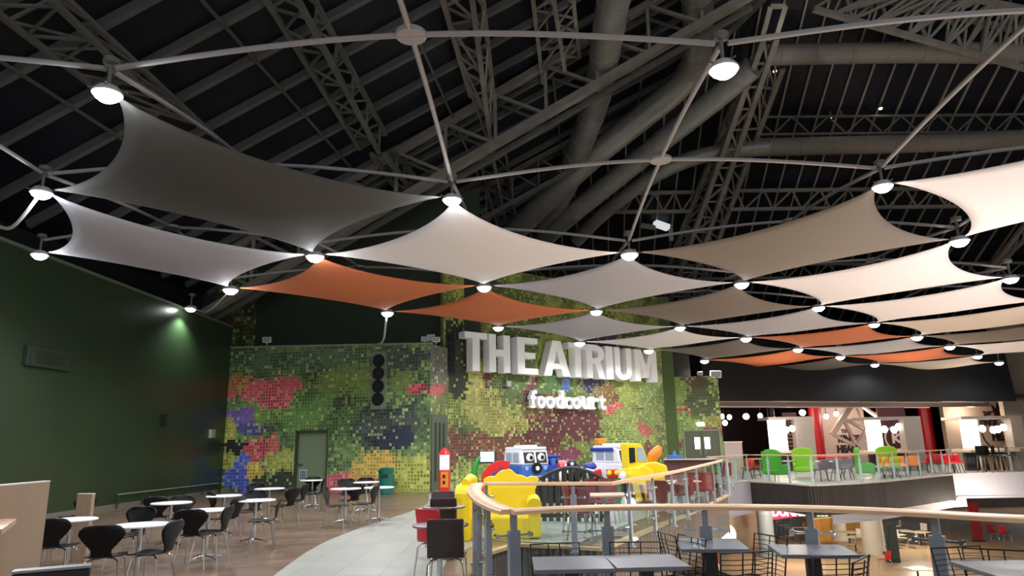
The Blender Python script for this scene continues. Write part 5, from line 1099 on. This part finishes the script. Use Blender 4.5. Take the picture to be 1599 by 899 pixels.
# lit booth frames
def booth(x0, x1, xh0, xh1, yt, yb, Y, label, lit=1.0):
    a, b = ay(x0, yb, Y), ay(x1, yb, Y); wl = Wall((a.x, a.y), (b.x, b.y)); U_ = lambda x: wl.uz(x, (yt + yb) / 2)[0]; z1 = wl.uz(x0, yt)[1]; z0 = wl.uz(x0, yb)[1]
    t = thing('booth_frame', label, 'booth', wl.at(0, 0)); F = mat('pale booth panel', '#8f867d', .5)
    u0, u1, h0, h1 = U_(x0), U_(x1), U_(xh0), U_(xh1)
    m = MB(); m.prism([(h1, 0), (u1, 0), (u1, z1), (h1, z1)], wl.a, wl.d, (0, 0, 1), -wl.n * .5); m.build('side_panel', F, t, world=True)
    m = MB(); m.prism([(u0, z1 - .14), (h1, z1 - .14), (h1, z1), (u0, z1)], wl.a, wl.d, (0, 0, 1), -wl.n * 1.6); m.build('top_beam', F, t, world=True)
    m = MB(); m.prism([(u0, z0), (h0, z0), (h0, z1 - .14), (u0, z1 - .14)], wl.a - wl.n * .1, wl.d, (0, 0, 1), -wl.n * .12); m.build('lightbox_panel', lightbox, t, world=True)
    m = MB(); m.prism([(u0, z0 - .12), (h1, z0 - .12), (h1, z0), (u0, z0)], wl.a + wl.n * .3, wl.d, (0, 0, 1), -wl.n * 1.5); m.build('counter', mat('lit counter', '#d8c2a0', .3), t, world=True)
    m = MB(); m.prism([(u0 + .1, 0), (h1 - .1, 0), (h1 - .1, z0 - .12), (u0 + .1, z0 - .12)], wl.a - wl.n * .3, wl.d, (0, 0, 1), -wl.n * .2); m.build('counter_front', mat('dark counter front', '#3a2c26', .5), t, world=True)
    return wl
lbm = bpy.data.materials.new('glowing booth lightbox'); lbm.use_nodes = True; b_ = lbm.node_tree.nodes['Principled BSDF']; b_.inputs['Base Color'].default_value = srgb('#ffe2b8'); b_.inputs['Emission Color'].default_value = srgb('#fff0da'); b_.inputs['Emission Strength'].default_value = 1.3; lightbox = lbm
booth(1202, 1272, 1230, 1243, 651, 704, 36, 'lit booth frame behind the pair of green armchairs, leftmost of the three')
booth(1356, 1441, 1379, 1413, 651, 704, 34, 'lit booth frame right of the white steel lattice, middle of the three')
booth(1505, 1600, 1531, 1581, 650, 702, 33, 'lit booth frame before the crest with the crown, rightmost of the three')
# red and black columns
RC = mat('red painted column', '#b01018', .4)
for x, Y, c, lab, w_ in ((1277, 45, RC, 'red column right of the leftmost lit booth', .75), (1451, 47, RC, 'red column right of the middle lit booth', .75), (1208, 41.5, mat('dark column', '#1a1e22', .5), 'short dark column behind the leftmost lit booth', .4)):
    p = ay(x, 690, Y); t = thing('column', lab, 'column', (p.x, p.y, 0)); MB().tube([(0, 0, 0), (0, 0, b0.z + .12)], w_ / 2, 20).build('shaft', c, t, smooth=True); MB().tube([(0, 0, 0), (0, 0, .15)], w_ / 2 + .04, 20).build('base_ring', c, t)
# white steel lattice
lat = thing('steel_lattice', 'white painted steel lattice leaning between the first two lit booths', 'lattice truss', ay(1335, 690, 43.5)); WS_ = mat('cream lattice paint', '#d8c4b4', .5)
q = lambda x, y, Y=43.5: ay(x, y, Y)
A1, A2, A3, A4 = q(1334, 624), q(1299.5, 678), q(1338, 697), q(1394, 622, 44.3); M1 = q(1316, 652); K1 = q(1354, 673, 44.0); K2 = q(1369, 650, 44.2); A5 = q(1380, 622, 44.6)
for a, b, r in ((A1, A2, .3), (A4, A3, .34)): MB().bar(a, b, r, r).build('chord', WS_, lat, world=True)
for a, b in ((A2, A3), (M1, A3), (M1, K1), (A1, K1), (A1, K2), (A5, K2)): MB().bar(a, b, .17, .17).build('brace', WS_, lat, world=True)
# pale sign wall with script between lattice and column
sp = Wall((q(1284, 660, 46).x, 46), (q(1352, 660, 46.5).x, 46.6)); ss_ = thing('painted_shop_panel', 'pale wall panel with dark script lettering behind the white lattice', 'wall sign', sp.at(0, 0))
sl = (q(1352, 660, 46.5) - q(1284, 660, 46)).length; m = MB(); m.prism([(0, 0), (sl, 0), (sl, b0.z + .1), (0, b0.z + .1)], sp.a, sp.d, (0, 0, 1), -sp.n * .15); m.build('panel', mat('pinkish pale panel', '#c0aca2', .6), ss_, world=True)
wtext(sp, 'THE', 1314, 676, 6, ss_, INK, 1.2); wtext(sp, 'KINGS', 1309, 690, 11, ss_, INK, .9, offset=.03); wtext(sp, 'HEAD', 1308, 706, 11, ss_, INK, .9, offset=.04)
# round emblem behind the middle booth
ew = Wall((q(1395, 690, 39).x, 39), (q(1412, 690, 39).x, 39.05)); em = thing('round_emblem', 'round pale ring emblem with a letter K seen through the middle booth', 'wall sign', ew.at(0, 1.7)); m = MB(); uc, zc = ew.uz(1399, 684); m.tube([ew.at(uc + .62 * math.cos(a), zc + .62 * math.sin(a), 0) for a in [k * PI / 10 for k in range(21)]], .05, 6); m.build('ring', mat('emblem tan', '#b09a90', .5), em, world=True)
wtext(ew, 'K', 1393, 691, 14, em, mat('emblem tan', '#b09a90', .5), 1.2, offset=.03)
m = MB(); m.prism([(uc - .8, 0), (uc + .8, 0), (uc + .8, 3.2), (uc - .8, 3.2)], ew.a - ew.n * .1, ew.d, (0, 0, 1), -ew.n * .1); m.build('backboard', mat('wine backboard', '#3a1216', .5), em, world=True)
# shelf seen through the first booth
shw = Wall((q(1228, 690, 38).x, 38), (q(1246, 690, 38).x, 38.05)); sh = thing('wall_shelving', 'dark slatted shelving seen through the leftmost booth', 'shelving', shw.at(0, 0)); u0_, u1_ = shw.uz(1226, 690)[0], shw.uz(1248, 690)[0]
m = MB(); m.prism([(u0_, 0), (u1_, 0), (u1_, 3), (u0_, 3)], shw.a, shw.d, (0, 0, 1), -shw.n * .1); m.build('back', mat('dark brown back', '#3a2420', .6), sh, world=True)
for k in range(6): m = MB(); m.prism([(u0_, 1.2 + .2 * k), (u1_, 1.2 + .2 * k), (u1_, 1.26 + .2 * k), (u0_, 1.26 + .2 * k)], shw.a, shw.d, (0, 0, 1), shw.n * .15); m.build('shelf', mat('tan shelf', '#8a6a5a', .5), sh, world=True)
# pendant bulbs
PB = mat('glowing bulb', '#fff1ea', .3, emit=5)
pend = None; pin = None
PD = [(1128, 650, 36, 'pendant bulb, nearest the double doors, upper'), (1132, 660, 33, 'pendant bulb, nearest the double doors, lower'), (1139, 651, 37, 'third pendant bulb from the double doors'), (1165, 650, 34, 'large pendant bulb between the doors and the leftmost booth'), (1187, 649, 36, 'pendant bulb just left of the leftmost booth'), (1205, 649, 36.5, 'pendant bulb over the left edge of the leftmost booth'),
  (1253, 644, 34, 'large pendant bulb over the right part of the leftmost booth'), (1290, 650, 36, 'pendant bulb left of the white lattice, by the red column'), (1306, 646, 34.5, 'pendant bulb touching the white lattice'), (1228, 671, 35, 'pendant bulb inside the leftmost booth, left one'), (1237, 669, 35.5, 'pendant bulb inside the leftmost booth, right one'),
  (1381, 670, 33.5, 'pendant bulb inside the middle booth, left one'), (1396, 671, 33.5, 'pendant bulb inside the middle booth, centre one'), (1403, 666, 34, 'pendant bulb inside the middle booth, right one'), (1534, 669, 32.5, 'pendant bulb inside the rightmost booth, left one'), (1551, 671, 32.5, 'pendant bulb inside the rightmost booth, second'), (1558, 670, 33, 'pendant bulb inside the rightmost booth, third'), (1567, 667, 32.5, 'pendant bulb inside the rightmost booth, right one')]
for i, (x, y, Y, lab) in enumerate(PD):
    if 'inside' in lab:
        p = ay(x, y, Y + .4)
        if pin is None:
            pin = thing('pendant_bulb', lab, 'pendant lamp', p, 0, 'bare pendant bulbs'); MB().tube([(0, 0, .12), (0, 0, .42)], .012, 5).build('flex', BLK, pin); MB().lathe([(.05, .12), (.05, .2), (.02, .24)], n=10).build('socket', BLK, pin); MB().ball((0, 0, 0), (.14, .14, .17), 14, 10).build('bulb', PB, pin, smooth=True)
        else: dup(pin, p, 0, lab, 'bare pendant bulbs')
        continue
    p = ay(x, y, Y + 9)
    if i == 0:
        pend = thing('pendant_bulb', lab, 'pendant lamp', p, 0, 'bare pendant bulbs'); MB().tube([(0, 0, .12), (0, 0, 1.25)], .015, 5).build('flex', BLK, pend); MB().lathe([(.05, .12), (.05, .22), (.02, .26)], n=10).build('socket', BLK, pend); MB().ball((0, 0, 0), (.14, .14, .17), 14, 10).build('bulb', PB, pend, smooth=True)
    else: dup(pend, p, 0, lab, 'bare pendant bulbs', (1.35, 1.35, 1.1) if 'large' in lab else (1.1, 1.1, 1))
# armchairs and cafe furniture beyond the void
def wing_chair(label, m, loc, rz, name='wing_armchair'):
    t = thing(name, label, 'armchair', loc, rz)
    MB().box((0, .05, .36), (.72, .7, .2)).build('seat', m, t, bevel=.05)
    b = MB(); b.prism([(-.4, .25), (.4, .25), (.44, 1.1), (.3, 1.2), (0, 1.24), (-.3, 1.2), (-.44, 1.1)], (0, -.32, 0), (1, 0, 0), (0, .08, 1), (0, .14, 0)); b.build('backrest', m, t, bevel=.05)
    for s in (-1, 1):
        b = MB(); b.prism([(-.3, .25), (.36, .25), (.4, .56), (.3, .64), (-.1, .64), (-.14, 1.08), (-.3, 1.16)], (s * .42, 0, 0), (0, 1, 0), (0, 0, 1), (-s * .1, 0, 0)); b.build('wing_arm', m, t, bevel=.04)
        for y in (-.28, .3): MB().tube([(s * .32, y, .26), (s * .34, y, 0)], [.03, .018], 8).build('leg', mat('cream leg', '#e6dfc8', .4), t)
    return t
GRN = mat('green velvet', '#3f9a1e', .6); LIM = mat('lime velvet', '#86c020', .6)
def fl(px, Y): p = ay(px, 700, Y); return (p.x, p.y, 0)
wing_chair('dark green wing armchair with its back to us, leftmost of the green ones', GRN, fl(1208, 28.2), math.radians(-60))
wing_chair('lime wing armchair facing us beside the dark green one', LIM, fl(1252, 30), math.radians(160))
wing_chair('green wing armchair on the right, below the lattice', GRN, fl(1345, 28.0), math.radians(-115))
wing_chair('lime green wing armchair facing us in front of the middle booth', LIM, fl(1386, 30.5), math.radians(175))
def tub_chair(label, m, loc, rz, name='tub_chair'):
    t = thing(name, label, 'chair', loc, rz); P = [(.22, .42, .2), (.15, .45, .23), (0, .45, .24), (-.15, .45, .23), (-.22, .52, .22), (-.25, .65, .24), (-.28, .82, .22)]
    solid(chair_shell(P, m).build('shell', m, t, smooth=True), .04)
    for sx in (-1, 1):
        for sy in (-1, 1): MB().tube([(sx * .12, sy * .12, .42), (sx * .2, sy * .2, 0)], .015, 6).build('leg', BLK, t)
    return t
RV = mat('bright red seat', '#d81c20', .4); OV = mat('orange seat', '#e07a28', .45); YV = mat('lime seat', '#bccb2a', .45)
r0 = tub_chair('red chair left of the red group beside the doors', RV, fl(1163, 30), 1.2)
for px, Y, rz, lab in ((1174, 30.5, -1.0, 'red chair in the middle of the red group'), (1146, 31.5, .4, 'red chair furthest left by the short partition'), (1325, 33, .5, 'red chair under the left edge of the lattice'), (1444, 32, .3, 'red chair left of the pair below the right red column'), (1456, 32, -.3, 'red chair right of the pair below the right red column'), (1480, 31.5, 2.9, 'red chair before the left foot of the rightmost booth'), (1490, 31.6, 3.0, 'red chair furthest right, next to its neighbour')):
    dup(r0, fl(px, Y), rz, lab)
o0 = tub_chair('orange chair left of the lime armchair facing us', OV, fl(1379, 29.5), 3.0); dup(o0, fl(1402, 29.5), 2.8, 'orange chair right of the lime armchair facing us'); dup(o0, fl(1423, 30), 2.5, 'pale orange chair at the right end of the orange ones')
y0 = tub_chair('lime yellow stool chair left of the orange chairs', YV, fl(1367, 28.6), 1.0); dup(y0, fl(1388, 28.4), .2, 'lime yellow chair between the two orange chairs')
def cafe_tab(label, top, loc, r=.4):
    t = thing('round_table', label, 'table', loc); MB().lathe([(.01, .71), (r, .71), (r, .75), (.01, .75)], n=24).build('tabletop', top, t); MB().tube([(0, 0, .02), (0, 0, .71)], .035, 8).build('column', CHROME, t); MB().lathe([(.25, 0), (.25, .02), (.03, .04)], n=20).build('base', CHROME, t); return t
cafe_tab('long red topped table left of the lattice foot', RV, fl(1298, 33.5), .7); cafe_tab('grey low table between the two left green armchairs', WTOP, fl(1228, 28.6), .35); cafe_tab('pale round table behind the red group', WT, fl(1185, 33), .5); cafe_tab('white round table by the far balustrade right of the green armchairs', WPL, fl(1287, 28), .4)
g0 = tub_chair('grey chair at the table before the far balustrade, left one', mat('grey mauve seat', '#6a5a62', .5), fl(1277, 27.3), .4); dup(g0, fl(1303, 27.8), -.8, 'grey chair at the table before the far balustrade, right one'); dup(g0, fl(1318, 28.6), 2.4, 'grey chair farthest from us at the table before the far balustrade')
for i, px in enumerate((1532, 1544, 1556, 1566, 1577)):
    p = fl(px, 31.5); 
    if i == 0:
        st = thing('bar_stool', 'dark bar stool, leftmost of the row at the rightmost booth', 'stool', p, 0, 'dark bar stools'); MB().box((0, 0, .72), (.36, .36, .06)).build('seat', BLK, st, bevel=.02); MB().box((0, .16, .95), (.34, .03, .4)).build('backrest', BLK, st, bevel=.01)
        for sx in (-1, 1):
            for sy in (-1, 1): MB().bar((sx * .14, sy * .14, .7), (sx * .19, sy * .19, 0), .03).build('leg', mat('stool leg', '#5a4636', .5), st)
    else: dup(st, p, .3 * i, 'dark bar stool, %s from the left of the row at the rightmost booth' % ('second', 'third', 'fourth', 'fifth')[i - 1], 'dark bar stools')
p = ay(1145, 700, 31); t = thing('low_partition', 'pale standing partition right of the double doors', 'partition', (p.x, p.y, 0)); m = MB(); m.box((0, 0, .75), (.75, .12, 1.5), -.2); m.build('board', mat('pale partition', '#b5a398', .5), t); m = MB(); m.box((0, 0, 1.52), (.8, .16, .05), -.2); m.build('edge_cap', mat('pale cap', '#d8c8bc', .4), t)
# white service counter edge behind the digger
a, b = az(1038, 717, 1.0), az(1118, 716.5, 1.0); ct = thing('service_counter', 'long low counter with pale top behind the inner rail, right of the digger', 'counter', (a.x, a.y, 0))
MB().bar((a.x, a.y, 1.0), (b.x, b.y, 1.0), .35, .04).build('countertop', mat('pale counter', '#c8b8a8', .3), ct, world=True); MB().bar((a.x, a.y + .1, .49), (b.x, b.y + .1, .49), .2, .96).build('counter_front', mat('wine counter front', '#5a3430', .5), ct, world=True)
p = (a * .8 + b * .2); bo = thing('blue_box', 'small blue toy box on the low counter', 'box', (p.x, p.y, 1.02)); MB().box((0, 0, .06), (.5, .2, .12)).build('box', BLU, bo, bevel=.01); MB().lathe([(.08, .12), (.02, .28)], n=10).build('knob', BLU, bo)
# emergency lamp above the doors
p = WR.P(1094, 662, .12); t = thing('emergency_light', 'glowing pale emergency light above the double doors', 'lamp', p); MB().box((0, 0, 0), (.38, .14, .2), -.1).build('diffuser', mat('pale green glow', '#e8f5da', .3, emit=1.4), t, bevel=.04); MB().box((0, .09, 0), (.3, .05, .14), -.1).build('back_plate', POST, t)

# ================================================================ LOWER MALL
WP_ = mat('white round pillar', '#d9cfc4', .5)
for (x0, x1, yb, zt_, lab, c) in ((1302, 1322, 843, -1.0, 'bright white round pillar down in the lower mall, left one', WP_), (1351, 1381, 864, -1.0, 'grey white round pillar down in the lower mall, right one', WP_), (1188, 1211, 868, -1.0, 'grey pillar of the lower mall behind the wire chair', mat('grey pillar', '#9aa0aa', .5))):
    p = az((x0 + x1) / 2, yb, LOWZ); r = (x1 - x0) / 2 * p.y / FPX; t = thing('round_pillar', lab, 'pillar', (p.x, p.y, LOWZ)); MB().tube([(0, 0, 0), (0, 0, zt_ - LOWZ)], r, 24).build('shaft', c, t, smooth=True); MB().tube([(0, 0, 0), (0, 0, .12)], r + .05, 24).build('plinth', c, t)
def lowt(label, px, py, w_=.8, d_=.8, first=[None]):
    p = az(px, py, LOWZ + .74)
    if first[0] is None:
        t = thing('food_court_table', label, 'table', (p.x, p.y, LOWZ)); MB().box((0, 0, .73), (.85, .85, .04)).build('tabletop', mat('cream top', '#ead9c0', .35), t, bevel=.005); MB().tube([(0, 0, 0), (0, 0, .72)], .04, 8).build('column', BLK, t); first[0] = t; return t
    return dup(first[0], (p.x, p.y, LOWZ), random.random(), label)
for px, py, lab in ((1222, 818, 'cream lower mall table behind the pink sign'), (1238, 822, 'cream lower mall table left of the orange counter'), (1248, 831, 'cream lower mall table, nearest of those left of the orange counter'), (1334, 838, 'cream lower mall table between the two white pillars, near'), (1325, 830, 'cream lower mall table between the two white pillars, far'), (1390, 820, 'cream lower mall table right of the grey white pillar'), (1396, 834, 'nearer cream lower mall table right of the grey white pillar'), (1412, 828, 'cream lower mall table left of the rail post'), (1436, 830, 'cream lower mall table touching the rail post'), (1432, 887, 'wood coloured lower table beside the rail post, nearest')): lowt(lab, px, py)
def low_chair(label, m, px, py, rz, h=None):
    p = az(px, py, LOWZ + .6); return p
w0 = ply_chair('white shell chair in the lower mall, left of the tables', mat('white shell', '#e8dccb', .4), 'mall_chair')
LC = [(1213, 815, .2, 'white mall chair nearest the pink sign, left'), (1230, 812, 1.2, 'white mall chair under the pink sign'), (1253, 822, 2.0, 'white mall chair beside the orange counter'), (1232, 832, .5, 'white mall chair in front of the left tables'), (1329, 845, 1, 'white mall chair nearest between the pillars'), (1341, 833, 2.5, 'white mall chair by the right pillar'), (1385, 836, .4, 'white mall chair right of the grey white pillar, near'), (1400, 818, 1.4, 'white mall chair right of the grey white pillar, far'), (1408, 835, 4, 'white mall chair in the dark group'), (1425, 838, .8, 'white mall chair left of the rail post'), (1440, 824, 2.2, 'white mall chair behind the rail post')]
for i, (px, py, rz, lab) in enumerate(LC):
    p = az(px, py, LOWZ + .6); place(w0, i == 0, (p.x, p.y, LOWZ), rz, lab)
rr = ply_chair('red mall chair right of the rail post, left of a pair', RV, 'mall_chair')
for i, (px, py, rz, lab) in enumerate(((1549, 826, 2.9, 'red mall chair behind the bottom right table, left of a pair'), (1568, 828, 3.1, 'red mall chair behind the bottom right table, right of a pair'), (1231, 806, .6, 'dark red mall chair in front of the pink sign'), (1381, 868, .5, 'red mall chair in front of the grey white pillar'), (1112, 872, .4, 'red mall chair far below, under the left edge of the farthest grey table'))):
    p = az(px, py, LOWZ + .6); place(rr, i == 0, (p.x, p.y, LOWZ), rz, lab)
# orange wood counter with arched opening, shop signs
OW = mat('orange wood', '#c98d3c', .45, vary=.15, scale=2)
a, b = az(1272, 846, LOWZ), az(1302, 843, LOWZ); oc = thing('mall_counter', 'orange wood counter beside the bright white pillar in the lower mall', 'counter', (a.x, a.y, LOWZ)); MB().prism([(0, 0), ((b - a).length, 0), ((b - a).length, 1.3), (0, 1.3)], a, (b - a).normalized(), (0, 0, 1), (0, 1.2, 0)).build('body', OW, oc, world=True); MB().prism([(-.1, 1.3), ((b - a).length + .1, 1.3), ((b - a).length + .1, 1.38), (-.1, 1.38)], a - Vector((0, .1, 0)), (b - a).normalized(), (0, 0, 1), (0, 1.4, 0)).build('countertop', mat('pale top edge', '#f0d8b0', .3), oc, world=True)
a, b = az(1320, 835, LOWZ), az(1352, 834, LOWZ); oc = thing('mall_counter', 'long brown wood counter between the two white pillars', 'counter', (a.x, a.y, LOWZ)); MB().prism([(0, 0), ((b - a).length, 0), ((b - a).length, 1.2), (0, 1.2)], a, (b - a).normalized(), (0, 0, 1), (0, 1, 0)).build('body', OW, oc, world=True); MB().prism([(-.1, 1.2), ((b - a).length + .1, 1.2), ((b - a).length + .1, 1.27), (-.1, 1.27)], a - Vector((0, .1, 0)), (b - a).normalized(), (0, 0, 1), (0, 1.2, 0)).build('countertop', mat('pale top edge', '#f0d8b0', .3), oc, world=True)
sY = 41.5; a, b = ay(1201, 800, sY), ay(1262, 800, sY); sw_ = Wall((a.x, a.y), (b.x, b.y)); sg3 = thing('shop_sign', 'glowing pink and white shop sign DUNKIN in the lower mall under the handrail', 'sign', sw_.at(0, sw_.uz(1205, 808)[1])); zA, zB = sw_.uz(1205, 812)[1], sw_.uz(1205, 789)[1]
m = MB(); m.prism([(0, zA), (sw_.uz(1260, 800)[0], zA + .25), (sw_.uz(1260, 800)[0], zB), (0, zB)], sw_.a, sw_.d, (0, 0, 1), -sw_.n * .15); m.build('panel', mat('pink lit panel', '#e02a50', .4, emit=.7), sg3, world=True)
u, z = sw_.uz(1203, 807); t_ = text_mb('DUNKIN', .72, .05, sw_.at(u + .1, z + .05, .04), sw_.d, (0, 0, 1), .78, .02); t_.build('lettering', mat('white lit letters', '#ffe9e6', .4, emit=1.2), sg3, world=True)
a, b = ay(1275, 800, 39), ay(1293, 800, 39); sw_ = Wall((a.x, a.y), (b.x, b.y)); sg4 = thing('shop_sign', 'small glowing pale green striped sign over the orange counter', 'sign', sw_.at(0, sw_.uz(1280, 804)[1])); z0, z1 = sw_.uz(1280, 806)[1], sw_.uz(1280, 792)[1]; wd = (b - a).length
m = MB(); m.prism([(0, z0), (wd, z0), (wd, z1), (0, z1)], sw_.a, sw_.d, (0, 0, 1), -sw_.n * .1); m.build('panel', mat('green sign panel', '#7a9a2a', .4), sg4, world=True)
for k in range(3): m = MB(); m.prism([(wd * (.03 + .34 * k), z0 + .02), (wd * (.24 + .34 * k), z0 + .02), (wd * (.24 + .34 * k), z1), (wd * (.03 + .34 * k), z1)], sw_.a, sw_.d, (0, 0, 1), sw_.n * .04); m.build('lit_bar', mat('lit bar', '#f4ffc0', .4, emit=1.6), sg4, world=True)
# glowing round lamp seen past the fascia end, dark and red shopfront blocks
p = az(1133, 834, -2.2); t = thing('globe_lamp', 'large glowing globe lamp below the brown fascia end', 'lamp', p); MB().ball((0, 0, 0), .42, 20, 14).build('globe', mat('warm globe', '#fff6dc', .3, emit=2.5), t, smooth=True); MB().tube([(0, 0, .4), (0, 0, 1.2)], .02, 6).build('flex', BLK, t)
p = az(1121, 837, -2.4); t = thing('globe_lamp', 'small glowing globe lamp left of the large one below the fascia end', 'lamp', p); MB().ball((0, 0, 0), .16, 16, 10).build('globe', mat('warm globe', '#fff6dc', .3, emit=2.5), t, smooth=True); MB().tube([(0, 0, .15), (0, 0, 1.4)], .015, 6).build('flex', BLK, t)
p = az(1528, 845, LOWZ); t = thing('red_banner', 'tall dark red panel in the lower mall behind the wire chair at right', 'panel', (p.x, p.y, LOWZ)); MB().box((0, 0, 1.1), (.55, .1, 2.2)).build('board', mat('dark red board', '#8a1014', .5), t); MB().box((0, 0, .03), (.6, .4, .06)).build('foot', BLK, t)
for px, py, h, lab in ((1397, 878, 1.5, 'dark green tall seat back in front of the grey white pillar'),):
    p = az(px, py, LOWZ); t = thing('high_back_bench', lab, 'bench', (p.x, p.y, LOWZ)); MB().box((0, 0, .9), (.6, .12, 1.8)).build('backrest', mat('dark green upholstery', '#1f2a28', .6), t, bevel=.04); MB().box((0, .25, .4), (.6, .5, .12)).build('seat', mat('dark green upholstery', '#1f2a28', .6), t, bevel=.03); MB().box((0, .2, .17), (.5, .4, .34)).build('base', BLK, t)
m = MB(); a, b = az(1590, 800, LOWZ), az(1480, 815, LOWZ)
# unseen point lights added to brighten the lower mall and the far hall
for x, y, wv in ((12, 22, 200), (20, 30, 300), (14, 36, 380), (22, 40, 300), (9, 30, 150), (6, 12, 260), (14, 12, 150)):
    light('POINT', (x, y, -1.5 if y > 24 else -2), wv, (1, .84, .66), size=.3)
for x, y, z, wv in ((13, 34, 2.9, 120), (20, 35, 2.9, 130), (26, 39, 2.9, 130), (17, 43.5, 2.9, 130), (22, 44, 2.9, 110), (29, 44.5, 2.9, 110)):
    light('POINT', (x, y, z), wv, (1, .82, .68), size=.15)
